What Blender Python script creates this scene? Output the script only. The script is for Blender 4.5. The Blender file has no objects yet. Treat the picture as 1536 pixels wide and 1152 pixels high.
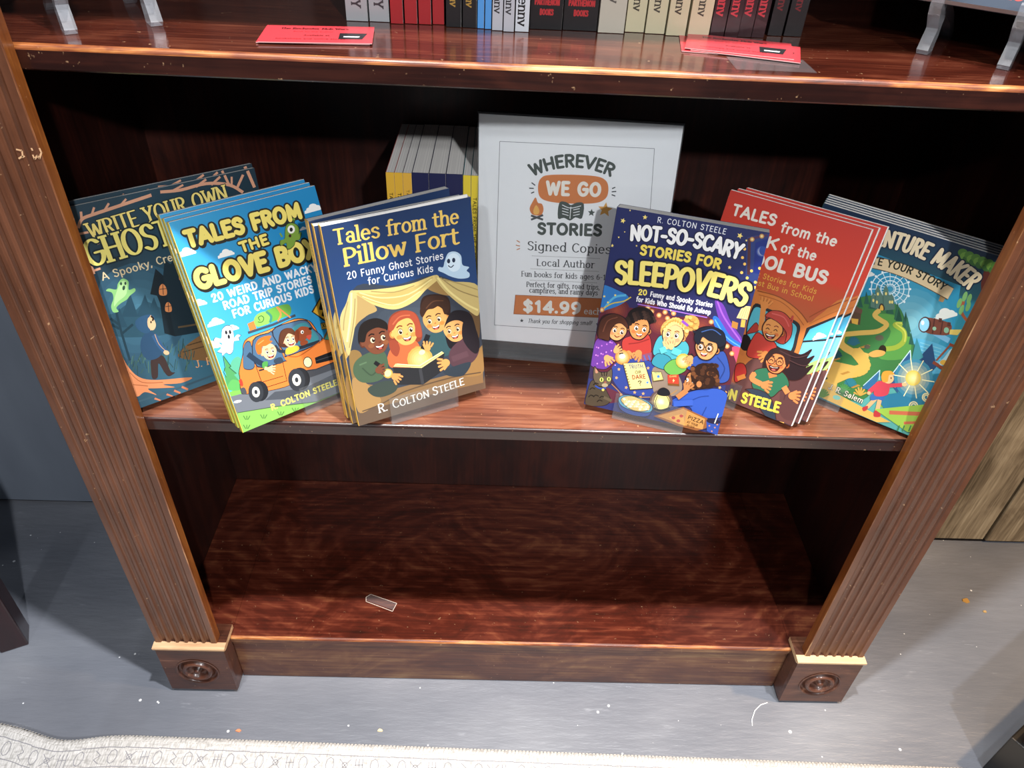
import bpy, bmesh, math, random
from mathutils import Vector, Matrix, Euler
random.seed(7)
SC = bpy.context.scene
COL = SC.collection
R = math.radians

# ------------------------------------------------------------------ camera
CAM = Vector((-0.04654, -0.62048, 1.11495))
PITCH, YAW, ROLL, FPX = R(38.354), R(2.0514), R(3.0809), 1117.84
_f = Vector((math.sin(YAW) * math.cos(PITCH), math.cos(YAW) * math.cos(PITCH), -math.sin(PITCH)))
_r = Vector((math.cos(YAW), -math.sin(YAW), 0))
_u = _r.cross(_f)
CR = _r * math.cos(ROLL) + _u * math.sin(ROLL)
CU = -_r * math.sin(ROLL) + _u * math.cos(ROLL)
CF = _f
cd = bpy.data.cameras.new('camera')
cam = bpy.data.objects.new('camera', cd)
COL.objects.link(cam)
cam.matrix_world = Matrix((( CR.x, CU.x, -CF.x, CAM.x), (CR.y, CU.y, -CF.y, CAM.y), (CR.z, CU.z, -CF.z, CAM.z), (0, 0, 0, 1)))
cd.sensor_width = 36.0
cd.lens = FPX * 36.0 / 1536.0
cd.clip_start = 0.02
SC.camera = cam

# ------------------------------------------------------------------ world, lights, exposure
SC.view_settings.view_transform = 'Standard'
SC.view_settings.look = 'None'
SC.view_settings.gamma = 1.0
SC.view_settings.use_curve_mapping = False
SC.view_settings.exposure = 0.3
w = bpy.data.worlds.new('shop_interior')
SC.world = w
w.use_nodes = True
w.node_tree.nodes['Background'].inputs[0].default_value = (0.80, 0.87, 1.0, 1)
w.node_tree.nodes['Background'].inputs[1].default_value = 0.11


def spot(name, loc, tgt, power, radius, color, size=70, blend=0.6):
    l = bpy.data.lights.new(name, 'SPOT')
    l.energy = power
    l.color = color
    l.shadow_soft_size = radius
    l.spot_size = R(size)
    l.spot_blend = blend
    o = bpy.data.objects.new(name, l)
    COL.objects.link(o)
    o.location = loc
    o.rotation_euler = (Vector(tgt) - Vector(loc)).to_track_quat('-Z', 'Y').to_euler()
    return o


spot('track_spot_right', (0.80, -0.60, 4.0), (-0.30, -0.06, 0.3), 640, 0.06, (0.99, 0.98, 1.0), 36, 1.0)
spot('track_spot_left', (-0.58, -0.64, 4.0), (0.45, -0.06, 0.3), 480, 0.06, (1.0, 0.97, 0.93), 36, 1.0)
spot('aisle_spot', (0.75, -2.35, 2.18), (0.0, 0.0, 0.6), 185, 0.05, (0.98, 0.98, 1.0))
spot('aisle_spot_far', (-0.7, -2.6, 2.5), (-0.1, 0.0, 0.7), 60, 0.06, (0.97, 0.98, 1.0))
spot('warm_wall_spot', (1.45, -0.25, 2.0), (0.85, 0.10, 0.0), 125, 0.06, (1.0, 0.64, 0.33), 70)


# ------------------------------------------------------------------ materials
def lin(c):
    if isinstance(c, str):
        c = c.lstrip('#')
        c = [int(c[i:i + 2], 16) / 255 for i in (0, 2, 4)]
        return tuple(x / 12.92 if x <= .04045 else ((x + .055) / 1.055) ** 2.4 for x in c)
    return tuple(c[:3])


class NT:
    def __init__(s, name):
        s.m = bpy.data.materials.new(name)
        s.m.use_nodes = True
        s.t = s.m.node_tree
        s.b = s.t.nodes['Principled BSDF']

    def n(s, typ, ins=None, **kw):
        nd = s.t.nodes.new(typ)
        for k, v in kw.items():
            setattr(nd, k, v)
        for k, v in (ins or {}).items():
            s.set(nd.inputs[k], v)
        return nd

    def set(s, sock, v):
        if isinstance(v, bpy.types.NodeSocket):
            s.t.links.new(v, sock)
        elif hasattr(v, 'outputs'):
            s.t.links.new(v.outputs[0], sock)
        else:
            sock.default_value = v

    def p(s, **kw):
        for k, v in kw.items():
            s.set(s.b.inputs[k.replace('_', ' ')], v)
        return s.m

    def coord(s, scale=(1, 1, 1), rot=(0, 0, 0), kind='Object'):
        tc = s.n('ShaderNodeTexCoord')
        return s.n('ShaderNodeMapping', {'Vector': tc.outputs[kind], 'Scale': scale, 'Rotation': rot})

    def ramp(s, fac, stops):
        r = s.n('ShaderNodeValToRGB', {'Fac': fac})
        e = r.color_ramp.elements
        while len(e) < len(stops):
            e.new(0.5)
        for el, (p, c) in zip(e, stops):
            el.position = p
            el.color = (*lin(c), 1) if not isinstance(c, float) else (c, c, c, 1)
        return r

    def mix(s, fac, a, b, mode='MIX'):
        m = s.n('ShaderNodeMix', data_type='RGBA', blend_type=mode)
        s.set(m.inputs[0], fac)
        s.set(m.inputs[6], a if not isinstance(a, tuple) else (*a, 1))
        s.set(m.inputs[7], b if not isinstance(b, tuple) else (*b, 1))
        return m.outputs[2]

    def bump(s, h, strength=.3, dist=.001):
        return s.n('ShaderNodeBump', {'Height': h, 'Strength': strength, 'Distance': dist}).outputs[0]


def wood(name, stops, along, rough=.25, rvar=.15, fig=0.0, coat=0.3, scale=1.0, specks=0.0, spec=.5):
    """varnished wood, grain running along axis 0/1/2 of the object"""
    t = NT(name)
    sc = [28 * scale] * 3
    sc[along] = 1.6 * scale
    mp = t.coord(tuple(sc))
    warp = t.n('ShaderNodeTexNoise', {'Vector': t.coord((3, 3, 3)), 'Scale': 1.2, 'Detail': 2.0})
    v = t.n('ShaderNodeVectorMath', {0: mp.outputs[0], 1: t.n('ShaderNodeVectorMath', {0: warp.outputs[1], 'Scale': 5.0 + 7 * fig}, operation='SCALE').outputs[0]}, operation='ADD')
    g1 = t.n('ShaderNodeTexNoise', {'Vector': v.outputs[0], 'Scale': 1.0, 'Detail': 5.0, 'Roughness': .6})
    sc2 = [260 * scale] * 3
    sc2[along] = 9 * scale
    g2 = t.n('ShaderNodeTexNoise', {'Vector': t.coord(tuple(sc2)), 'Scale': 1.0, 'Detail': 2.0})
    big = t.n('ShaderNodeTexNoise', {'Vector': t.coord((2.2, 2.2, 2.2)), 'Scale': 1.6, 'Detail': 2.0})
    f = t.n('ShaderNodeMath', {0: g1.outputs[0], 1: t.n('ShaderNodeMath', {0: g2.outputs[0], 1: .6}, operation='MULTIPLY').outputs[0]}, operation='ADD')
    f = t.n('ShaderNodeMath', {0: f.outputs[0], 1: t.n('ShaderNodeMath', {0: big.outputs[0], 1: .5}, operation='MULTIPLY').outputs[0]}, operation='ADD')
    f = t.n('ShaderNodeMath', {0: f.outputs[0], 1: .54}, operation='SUBTRACT')
    if fig:
        wc = t.n('ShaderNodeVectorMath', {0: t.coord((2.2, 5.5, 0)).outputs[0], 1: (-.05, 1.15, 0)}, operation='SUBTRACT')
        wv = t.n('ShaderNodeTexWave', {'Vector': wc.outputs[0], 'Scale': 3.4, 'Distortion': 7.0, 'Detail': 3.0, 'Detail Scale': 1.6, 'Detail Roughness': .6}, wave_type='RINGS', rings_direction='SPHERICAL')
        wp = t.n('ShaderNodeMath', {0: wv.outputs['Fac'], 1: 3.0}, operation='POWER')
        f = t.n('ShaderNodeMath', {0: f.outputs[0], 1: t.n('ShaderNodeMath', {0: wp.outputs[0], 1: fig * .13}, operation='MULTIPLY').outputs[0]}, operation='ADD')
    c = t.ramp(f.outputs[0], stops).outputs[0]
    if specks:
        vo = t.n('ShaderNodeTexNoise', {'Vector': t.coord((1, 1, 1)), 'Scale': 160.0, 'Detail': 2.0, 'Roughness': .7})
        k = t.ramp(vo.outputs[0], [(.70, 0.0), (.76, specks)]).outputs[0]
        c = t.mix(k, c, lin('c9a27a'))
    rg = t.n('ShaderNodeMapRange', {'Value': big.outputs[0], 'From Min': .3, 'From Max': .7, 'To Min': rough, 'To Max': rough + rvar})
    return t.p(Base_Color=c, Roughness=rg.outputs[0], Coat_Weight=coat, Coat_Roughness=.12, Specular_IOR_Level=spec, Normal=t.bump(g2.outputs[0], .12, .0006))


M = {}
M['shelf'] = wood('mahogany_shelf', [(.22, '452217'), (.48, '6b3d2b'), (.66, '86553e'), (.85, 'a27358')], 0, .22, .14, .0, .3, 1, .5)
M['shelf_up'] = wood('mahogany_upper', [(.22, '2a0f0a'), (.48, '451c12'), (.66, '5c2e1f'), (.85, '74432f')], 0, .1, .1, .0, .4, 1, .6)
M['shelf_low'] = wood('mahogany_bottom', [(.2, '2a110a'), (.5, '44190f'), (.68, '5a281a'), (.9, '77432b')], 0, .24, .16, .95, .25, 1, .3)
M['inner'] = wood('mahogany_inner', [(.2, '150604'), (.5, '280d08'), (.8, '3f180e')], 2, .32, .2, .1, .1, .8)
M['edge'] = wood('shelf_edge', [(.2, '170a08'), (.5, '27110d'), (.8, '3b1c14')], 0, .2, .15, .1, .4, 1, .4)
M['worn'] = wood('worn_edge', [(.25, '3a160d'), (.45, '6e351b'), (.62, 'a4642f'), (.85, 'd2a670')], 0, .35, .2, .2, .1, 2.2, .6)
M['pilaster'] = wood('pilaster_wood', [(.15, '472818'), (.5, '5c3724'), (.8, '6d442f'), (.95, '80543c')], 2, .33, .15, .05, .15, 1, .6)
M['arris'] = wood('worn_arris', [(.3, '5a3018'), (.58, '7d4c2c'), (.7, 'a87c54'), (.82, 'd9b88e')], 2, .4, .1, .1, .1, 3.0, .7)
M['pil_side_lit'] = wood('pilaster_side_lit', [(.2, '5a2c10'), (.5, '7a431b'), (.8, '9c5f2a')], 2, .3, .15, .05, .2, 1, .4)  # side faces painted lighter orange, standing in for the light on them
M['rail'] = wood('rail_wood', [(.2, '33170f'), (.45, '502b1c'), (.65, '69452c'), (.85, '846443')], 0, .33, .15, .3, .15, 1, .4)
M['block'] = wood('block_wood', [(.2, '2c160f'), (.5, '472619'), (.75, '5d3827'), (.9, '7a5440')], 0, .3, .15, .2, .2, 1.5, .4)
M['raw'] = wood('raw_wood', [(.2, '9c734e'), (.5, 'bf9a74'), (.8, 'd2b48c')], 0, .6, .1, .1, 0, 1.5)
M['dark_table'] = wood('dark_table_wood', [(.2, '1c0b0c'), (.5, '2a1113'), (.85, '3b1a1a')], 2, .25, .1, .1, .3, 1)
M['plank'] = wood('weathered_plank', [(.2, '4a3d2c'), (.42, '70604a'), (.6, '8c7b61'), (.85, 'a8977a')], 2, .7, .1, 0, 0, 1.1, spec=.2)


def plain(name, col, rough=.5, spec=.5, coat=0.0, **kw):
    t = NT(name)
    return t.p(Base_Color=(*lin(col), 1), Roughness=rough, Specular_IOR_Level=spec, Coat_Weight=coat, **kw)


M['black'] = plain('black_foot', '0b0a0a', .4)
M['joint'] = plain('floor_gap_black', '100a08', .8, .2)  # near-black strip in the joint under the walls
t = NT('printed_ink')
at = t.n('ShaderNodeAttribute', attribute_name='ink')
M['print'] = t.p(Base_Color=at.outputs[0], Roughness=.38, Specular_IOR_Level=.45, Coat_Weight=.25, Coat_Roughness=.25)
t = NT('printed_paper')
at = t.n('ShaderNodeAttribute', attribute_name='ink')
M['paper_print'] = t.p(Base_Color=at.outputs[0], Roughness=.6, Specular_IOR_Level=.3, Coat_Weight=.5, Coat_Roughness=.06)
t = NT('page_edges')
mp = t.coord((3, 2200, 3))
nz = t.n('ShaderNodeTexNoise', {'Vector': mp.outputs[0], 'Scale': 1.0, 'Detail': 1.0})
M['pages'] = t.p(Base_Color=t.ramp(nz.outputs[0], [(.3, 'cfcdc9'), (.7, 'e8e6e1')]).outputs[0], Roughness=.8, Specular_IOR_Level=.1)


def clear(name, ior, tint, haze, rough):
    t = NT(name)
    fr = t.n('ShaderNodeFresnel', {'IOR': ior})
    a1 = t.n('ShaderNodeMixShader', {0: haze, 1: t.n('ShaderNodeBsdfTransparent', {'Color': (*tint, 1)}).outputs[0], 2: t.n('ShaderNodeBsdfDiffuse', {'Color': (.85, .87, .9, 1)}).outputs[0]})
    front = t.n('ShaderNodeMath', {0: 1.0, 1: t.n('ShaderNodeNewGeometry').outputs['Backfacing']}, operation='SUBTRACT')
    ff = t.n('ShaderNodeMath', {0: fr.outputs[0], 1: front.outputs[0]}, operation='MULTIPLY')
    mx = t.n('ShaderNodeMixShader', {0: ff.outputs[0], 1: a1.outputs[0], 2: t.n('ShaderNodeBsdfGlossy', {'Roughness': rough}).outputs[0]})
    t.t.links.new(mx.outputs[0], t.t.nodes['Material Output'].inputs[0])
    return t.m


M['acrylic'] = clear('clear_acrylic', 1.49, (.95, .96, .96), .03, .05)
M['plastic'] = clear('moulded_clear_plastic', 1.6, (.88, .9, .93), .17, .08)
M['tape'] = clear('clear_tape', 1.2, (.95, .95, .95), .025, .2)
# painted floor: slate grey gloss paint with brush relief, white specks, scuffs
t = NT('painted_floor')
o1 = t.n('ShaderNodeTexNoise', {'Vector': t.coord((1.5, 2.2, 1)), 'Scale': 2.0, 'Detail': 4.0})
base = t.ramp(o1.outputs[0], [(.3, '5e636c'), (.55, '6e727a'), (.75, '7e8289')]).outputs[0]
sp = t.n('ShaderNodeTexVoronoi', {'Vector': t.coord((1, 1, 1)), 'Scale': 42.0, 'Randomness': 1.0})
spn = t.n('ShaderNodeTexNoise', {'Vector': t.coord((1, 1, 1)), 'Scale': 20.0, 'Detail': 1.0})
thr = t.n('ShaderNodeMapRange', {'Value': spn.outputs[0], 'From Min': .42, 'From Max': .72, 'To Min': .0, 'To Max': .11})
sm = t.n('ShaderNodeMath', {0: sp.outputs['Distance'], 1: thr.outputs[0]}, operation='LESS_THAN')
c = t.mix(sm.outputs[0], base, lin('d9dde0'))
scf = t.n('ShaderNodeTexNoise', {'Vector': t.coord((5, 26, 1), (0, 0, .6)), 'Scale': 1.6, 'Detail': 6.0, 'Roughness': .75})
c = t.mix(t.ramp(scf.outputs[0], [(.62, 0.0), (.72, .35)]).outputs[0], c, lin('a9aeb6'))
c = t.mix(t.ramp(scf.outputs[0], [(.28, .35), (.36, 0.0)]).outputs[0], c, lin('4a4e57'))
br = t.n('ShaderNodeTexNoise', {'Vector': t.coord((14, 60, 1), (0, 0, .15)), 'Scale': 1.2, 'Detail': 4.0})
hh = t.n('ShaderNodeMath', {0: br.outputs[0], 1: scf.outputs[0]}, operation='ADD')
M['floor'] = t.p(Base_Color=c, Roughness=.36, Specular_IOR_Level=.5, Normal=t.bump(hh.outputs[0], .35, .0035))
t = NT('painted_wall_slate')
nz = t.n('ShaderNodeTexNoise', {'Vector': t.coord((6, 6, 1.5)), 'Scale': 2.0, 'Detail': 3.0})
M['wall'] = t.p(Base_Color=t.ramp(nz.outputs[0], [(.3, '656d79'), (.7, '737c88')]).outputs[0], Roughness=.5, Normal=t.bump(nz.outputs[0], .15, .002))
t = NT('woven_rug')
nz = t.n('ShaderNodeTexNoise', {'Vector': t.coord((420, 90, 1)), 'Scale': 1.0, 'Detail': 2.0})
nz2 = t.n('ShaderNodeTexNoise', {'Vector': t.coord((60, 240, 1)), 'Scale': 1.0, 'Detail': 3.0})
c = t.ramp(nz.outputs[0], [(.3, 'a3a29e'), (.5, 'bfbebb'), (.75, 'd2d1ce')]).outputs[0]
c = t.mix(t.ramp(nz2.outputs[0], [(.36, .45), (.46, 0.0)]).outputs[0], c, lin('8d8b88'))
M['rug'] = t.p(Base_Color=c, Roughness=.95, Specular_IOR_Level=.1, Normal=t.bump(nz.outputs[0], .6, .002))
M['rug_stitch'] = plain('rug_stitch', 'c2c0ba', .9, .1)


# ------------------------------------------------------------------ mesh helpers
def obj(name, me, parent=None, mats=(), smooth=False):
    o = bpy.data.objects.new(name, me)
    COL.objects.link(o)
    if parent:
        o.parent = parent
    for m in mats:
        me.materials.append(M[m] if isinstance(m, str) else m)
    if smooth:
        for p in me.polygons:
            p.use_smooth = True
    return o


def tag(o, label, cat, group=None, kind=None):
    o['label'] = label
    o['category'] = cat
    if group:
        o['group'] = group
    if kind:
        o['kind'] = kind
    return o


def empty(name, loc=(0, 0, 0), rot=None):
    o = bpy.data.objects.new(name, None)
    COL.objects.link(o)
    o.empty_display_size = .02
    o.location = loc
    if rot is not None:
        o.rotation_euler = rot
    return o


def mesh(name, v, f, mi=None):
    me = bpy.data.meshes.new(name)
    me.from_pydata([tuple(x) for x in v], [], f)
    if mi:
        for p, i in zip(me.polygons, mi):
            p.material_index = i
    me.validate()
    me.update()
    return me


def box_bm(bm, x0, x1, y0, y1, z0, z1, mi=0):
    vs = [bm.verts.new((x, y, z)) for z in (z0, z1) for y in (y0, y1) for x in (x0, x1)]
    for q in ((0, 2, 3, 1), (4, 5, 7, 6), (0, 1, 5, 4), (2, 6, 7, 3), (0, 4, 6, 2), (1, 3, 7, 5)):
        f = bm.faces.new([vs[i] for i in q])
        f.material_index = mi


def bm_mesh(name, bm, bevel=0, seg=2):
    if bevel:
        bmesh.ops.bevel(bm, geom=list(bm.edges), offset=bevel, segments=seg, profile=.6, affect='EDGES', clamp_overlap=True)
    bmesh.ops.recalc_face_normals(bm, faces=bm.faces)
    me = bpy.data.meshes.new(name)
    bm.to_mesh(me)
    bm.free()
    return me


def box(name, x0, x1, y0, y1, z0, z1, mat, parent=None, bevel=0, seg=2):
    bm = bmesh.new()
    box_bm(bm, x0, x1, y0, y1, z0, z1)
    return obj(name, bm_mesh(name, bm, bevel, seg), parent, (mat,))


def prism(prof, axis, a, b, mi=None):
    """extrude closed 2-D profile along an axis: axis 0 -> (y,z) profile, 2 -> (x,y) profile"""
    def P(p, t):
        return (t, p[0], p[1]) if axis == 0 else ((p[0], t, p[1]) if axis == 1 else (p[0], p[1], t))
    n = len(prof)
    v = [P(p, a) for p in prof] + [P(p, b) for p in prof]
    f = [(i, (i + 1) % n, n + (i + 1) % n, n + i) for i in range(n)] + [tuple(range(n))[::-1], tuple(range(n, 2 * n))]
    me = mesh('prism', v, f, (mi + [0, 0]) if mi else None)
    bm = bmesh.new()
    bm.from_mesh(me)
    bmesh.ops.recalc_face_normals(bm, faces=bm.faces)
    bm.to_mesh(me)
    bm.free()
    return me
# ------------------------------------------------------------------ lettering: a small stroke alphabet
GL = {
 'A': '72 L4,0 36,100 68,0;L16,32 56,32', 'B': '62 L10,0 10,100 30,100;A30,76,23,24,90,-90;L30,52 10,52;A32,26,25,26,90,-90;L10,52 32,52;L32,0 10,0',
 'C': '66 A39,50,31,50,46,314', 'D': '70 L10,0 10,100 28,100;A28,50,34,50,90,-90;L28,0 10,0', 'E': '56 L51,0 10,0 10,100 51,100;L10,52 44,52',
 'F': '54 L10,0 10,100 50,100;L10,50 43,50', 'G': '74 A40,50,32,50,46,342;L70,36 70,48 44,48', 'H': '72 L10,0 10,100;L62,0 62,100;L10,52 62,52',
 'I': '22 L11,0 11,100', 'J': '46 L36,100 36,26;A20,26,16,26,0,-160', 'K': '64 L10,0 10,100;L58,100 12,44;L26,60 60,0', 'L': '52 L10,100 10,0 49,0',
 'M': '88 L9,0 13,100 44,22 75,100 79,0', 'N': '74 L10,0 10,100 64,0 64,100', 'O': '78 E39,50,32,50', 'P': '58 L10,0 10,100 29,100;A29,73,25,27,90,-90;L29,46 10,46',
 'R': '64 L10,0 10,100 30,100;A30,75,25,25,90,-90;L30,50 10,50;L30,50 58,0', 'S': '58 C51,82 42,96 27,100 13,92 9,76 18,60 34,52 48,42 51,24 43,6 27,0 7,13',
 'T': '60 L30,0 30,100;L4,100 56,100', 'U': '68 L10,100 10,32;A34,32,24,32,180,360;L58,32 58,100', 'V': '66 L4,100 33,0 62,100', 'W': '94 L4,100 25,0 47,86 69,0 90,100',
 'X': '64 L6,0 58,100;L6,100 58,0', 'Y': '62 L4,100 31,46 58,100;L31,46 31,0', 'Z': '58 L6,100 52,100 6,0 52,0',
 'a': '58 C11,56 18,67 29,70 41,65 46,50;L46,52 46,0;E27,20,18,20', 'b': '60 L10,0 10,105;E31,35,21,35', 'c': '52 A31,35,23,35,48,312', 'd': '60 E29,35,21,35;L50,0 50,105',
 'e': '57 A29,35,22,35,0,312;L8,38 50,38', 'f': '38 C37,101 27,105 18,98 16,84;L16,88 16,0;L2,68 33,68', 'g': '60 E29,36,21,34;L50,70 50,-8;C50,-8 45,-24 30,-30 11,-22',
 'h': '60 L10,0 10,105;C10,42 18,63 33,70 46,62 50,44;L50,46 50,0', 'i': '22 L11,0 11,68;D11,97', 'k': '54 L10,0 10,105;L46,70 12,28;L24,42 50,0', 'l': '22 L11,0 11,105',
 'm': '88 L10,0 10,70;C10,44 18,64 30,70 41,62 44,46;L44,48 44,0;C44,44 52,64 64,70 75,62 78,46;L78,48 78,0', 'n': '60 L10,0 10,70;C10,42 18,63 33,70 46,62 50,44;L50,46 50,0',
 'o': '60 E30,35,23,35', 'p': '60 L10,-30 10,70;E31,35,21,35', 'r': '42 L10,0 10,70;C10,42 18,62 28,70 40,67', 's': '50 C43,57 33,69 20,69 9,60 11,46 26,38 41,29 43,13 34,1 19,0 6,11',
 't': '40 L16,92 16,16;C16,18 20,4 28,0 38,4;L2,68 36,68', 'u': '60 L10,70 10,26;C10,28 14,6 27,0 42,7 50,26;L50,70 50,0', 'v': '54 L4,70 27,0 50,70', 'w': '78 L4,70 22,0 39,60 56,0 74,70',
 'x': '52 L5,0 47,70;L5,70 47,0', 'y': '54 L4,70 28,4;L50,70 24,-16;C25,-14 18,-28 6,-29', 'z': '50 L5,70 44,70 5,0 45,0',
 '0': '62 E31,50,23,50', '1': '44 L12,80 28,100 28,0', '2': '58 C9,74 15,94 29,100 45,92 48,73 38,52;L38,52 8,0 52,0', '4': '62 L44,0 44,100 6,28 58,28', '6': '60 E30,30,21,30;C9,32 12,66 24,88 42,100',
 '9': '60 E30,70,21,30;C51,68 48,34 36,12 18,0', '.': '16 D8,3', ',': '18 L10,6 4,-16', '-': '40 L6,44 34,44', '!': '22 L11,32 11,100;D11,2', '?': '50 C8,78 14,95 26,100 40,92 42,74 30,58 25,42;L25,44 25,32;D25,2',
 '$': '58 C50,80 42,93 27,96 13,88 10,74 18,60 34,52 48,42 50,24 43,8 27,4 8,16;L29,-10 29,110', "'": '14 L7,100 7,80', '&': '70 L64,0 18,74;E30,80,15,20;C22,56 8,40 10,14 28,0 48,10 60,44'}


def glyph(ch, fine):
    d = GL.get(ch)
    if d is None:
        return 34, []
    wd, _, body = d.partition(' ')
    out = []
    for st in body.split(';'):
        k, pts = st[0], [tuple(float(x) for x in p.split(',')) for p in st[1:].split(' ')]
        if k == 'L':
            out.append(('L', pts))
        elif k == 'D':
            out.append(('D', pts))
        elif k == 'C':
            out.append(('C', spline(pts, 5 if fine else 2)))
        else:
            q = pts[0]
            if k == 'E':
                q = (*q, 0, 360)
            n = max(3, int(abs(q[5] - q[4]) / (16 if fine else 36)))
            out.append(('C', [(q[0] + q[2] * math.cos(R(q[4] + (q[5] - q[4]) * i / n)), q[1] + q[3] * math.sin(R(q[4] + (q[5] - q[4]) * i / n))) for i in range(n + 1)]))
    return float(wd), out


def spline(p, n=6, closed=False):
    out = []
    N = len(p)
    for i in range(N if closed else N - 1):
        a, b, c, d = [p[(i + k) % N] if closed else p[min(max(i + k, 0), N - 1)] for k in (-1, 0, 1, 2)]
        for j in range(n):
            t = j / n
            out.append(tuple(.5 * (2 * b[e] + (c[e] - a[e]) * t + (2 * a[e] - 5 * b[e] + 4 * c[e] - d[e]) * t * t + (3 * b[e] - a[e] - 3 * c[e] + d[e]) * t ** 3) for e in (0, 1)))
    if not closed:
        out.append(tuple(p[-1]))
    return out


def area(p):
    return .5 * sum(p[i - 1][0] * p[i][1] - p[i][0] * p[i - 1][1] for i in range(len(p)))


STEP = 1e-5
NGX, NGY = 60, 90


class Art:
    """printed artwork: flat coloured shapes on one sheet, sheet coordinates x (from centre), z (from bottom), metres"""

    def __init__(s, frame, W, H):
        s.fr, s.W, s.H = frame, W, H
        s.v, s.f, s.c, s.pend = [], [], [], []
        s.cell = [0] * (NGX * NGY)
        s.top = 0
        s.guide(0, 0, 1)
        s.ol = None

    def guide(s, x0, y0, sc):
        s.g = (x0, y0, sc)

    def m(s, p):
        """guide-drawing coordinate -> sheet coordinate"""
        if s.fr is None:
            return tuple(p)
        x, y = s.g[0] + p[0] / s.g[2], s.g[1] + p[1] / s.g[2]
        d = CF + CR * ((x - 768) / FPX) - CU * ((y - 576) / FPX)
        o, ax, n, up = s.fr
        q = CAM + d * ((o - CAM).dot(n) / d.dot(n)) - o
        return (q.dot(ax), q.dot(up))

    def cells(s, p):
        """coarse cells a shape touches, so that only shapes that overlap are stacked"""
        q = [((x / s.W + .5) * NGX, z / s.H * NGY) for x, z in p]
        x0, x1 = int(max(min(c[0] for c in q), 0)), int(min(max(c[0] for c in q), NGX - 1))
        y0, y1 = int(max(min(c[1] for c in q), 0)), int(min(max(c[1] for c in q), NGY - 1))
        if (x1 - x0 + 1) * (y1 - y0 + 1) <= 12:
            return {j * NGX + i for j in range(y0, y1 + 1) for i in range(x0, x1 + 1)}
        out = set()
        n = len(q)
        for i in range(n):
            a, b = q[i - 1], q[i]
            m = int(max(abs(a[0] - b[0]), abs(a[1] - b[1])) * 3) + 1
            for k in range(m + 1):
                cx, cy = a[0] + (b[0] - a[0]) * k / m, a[1] + (b[1] - a[1]) * k / m
                if 0 <= cx < NGX and 0 <= cy < NGY:
                    out.add(int(cy) * NGX + int(cx))
        for j in range(y0, y1 + 1):
            y = j + .5
            xs = sorted(a[0] + (b[0] - a[0]) * (y - a[1]) / (b[1] - a[1]) for a, b in ((q[i - 1], q[i]) for i in range(n)) if (a[1] > y) != (b[1] > y))
            for e in range(0, len(xs) - 1, 2):
                for i in range(max(int(xs[e]), 0), min(int(xs[e + 1]), NGX - 1) + 1):
                    out.add(j * NGX + i)
        return out

    def flush(s):
        if not s.pend:
            return
        cl = set()
        for p, c in s.pend:
            cl |= s.cells(p)
        n = len(s.pend)
        h0 = max((s.cell[i] for i in cl), default=0) + 1e-5
        top = h0 + (min(n, 23) - 1) * 3e-6
        for i in cl:
            s.cell[i] = top
        s.top = max(s.top, top)
        for k, (p, c) in enumerate(s.pend):
            b = len(s.v)
            y = -(h0 + (k % 23) * 3e-6)
            s.v += [(x, y, z) for x, z in p]
            s.f.append(tuple(range(b, b + len(p))))
            s.c += [c] * len(p)
        s.pend = []

    def raw(s, pts, col, lift=True):
        if lift:
            s.flush()
        if area(pts) < 0:
            pts = pts[::-1]
        hw = s.W / 2
        if all(p[0] <= -hw for p in pts) or all(p[0] >= hw for p in pts) or all(p[1] <= 0 for p in pts) or all(p[1] >= s.H for p in pts):
            return
        if isinstance(col, list):
            col = col[0]
        s.pend.append(([(min(max(p[0], -hw), hw), min(max(p[1], 0), s.H)) for p in pts], lin(col)))

    def poly(s, pts, col):
        s.raw([s.m(p) for p in pts], col)

    def blob(s, pts, col, n=5):
        q = spline(pts, n, True)
        s.raw([s.m(p) for p in q], col)
        if s.ol and max(p[0] for p in pts) - min(p[0] for p in pts) > 60:
            s.line(q + q[:1], s.ol[0], s.ol[1], False)

    def ell(s, x, y, rx, ry, col, rot=0, n=18, lift=True):
        c, q = math.cos(R(rot)), math.sin(R(rot))
        s.raw([s.m((x + rx * math.cos(a) * c - ry * math.sin(a) * q, y + rx * math.cos(a) * q + ry * math.sin(a) * c)) for a in [2 * math.pi * i / n for i in range(n)]], col, lift)

    def glow(s, x, y, r, c0, c1, n=16, ry=None):
        """printed radial tint as rings"""
        ry = ry or r
        a0, a1 = lin(c0), lin(c1)
        for k in range(6):
            t = 1 - k / 6
            col = tuple(a0[e] + (a1[e] - a0[e]) * t ** .8 for e in range(3))
            s.raw([s.m((x + r * t * math.cos(a), y + ry * t * math.sin(a))) for a in [2 * math.pi * i / n for i in range(n)]], [col] * n)

    def line(s, pts, col, w, smooth=True, n=4, cap=True):
        """stroke of width w in guide units"""
        if smooth and len(pts) > 2:
            pts = spline(pts, n)
        s.flush()
        for i in range(len(pts) - 1):
            a, b = pts[i], pts[i + 1]
            dx, dy = b[0] - a[0], b[1] - a[1]
            l = math.hypot(dx, dy) or 1
            nx, ny = -dy / l * w / 2, dx / l * w / 2
            s.raw([s.m(p) for p in ((a[0] + nx, a[1] + ny), (b[0] + nx, b[1] + ny), (b[0] - nx, b[1] - ny), (a[0] - nx, a[1] - ny))], col, False)
            if cap and i:
                s.ell(a[0], a[1], w / 2, w / 2, col, n=6, lift=False)

    def grid(s, fn, nx=24, ny=36):
        """whole-sheet background tint: fn(u,v)->colour"""
        s.flush()
        s.cell = [STEP] * (NGX * NGY)
        b = len(s.v)
        for j in range(ny + 1):
            for i in range(nx + 1):
                s.v.append(((i / nx - .5) * s.W, -STEP, j / ny * s.H))
                s.c.append(lin(fn(i / nx, j / ny)))
        for j in range(ny):
            for i in range(nx):
                a = b + j * (nx + 1) + i
                s.f.append((a, a + 1, a + nx + 2, a + nx + 1))

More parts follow.
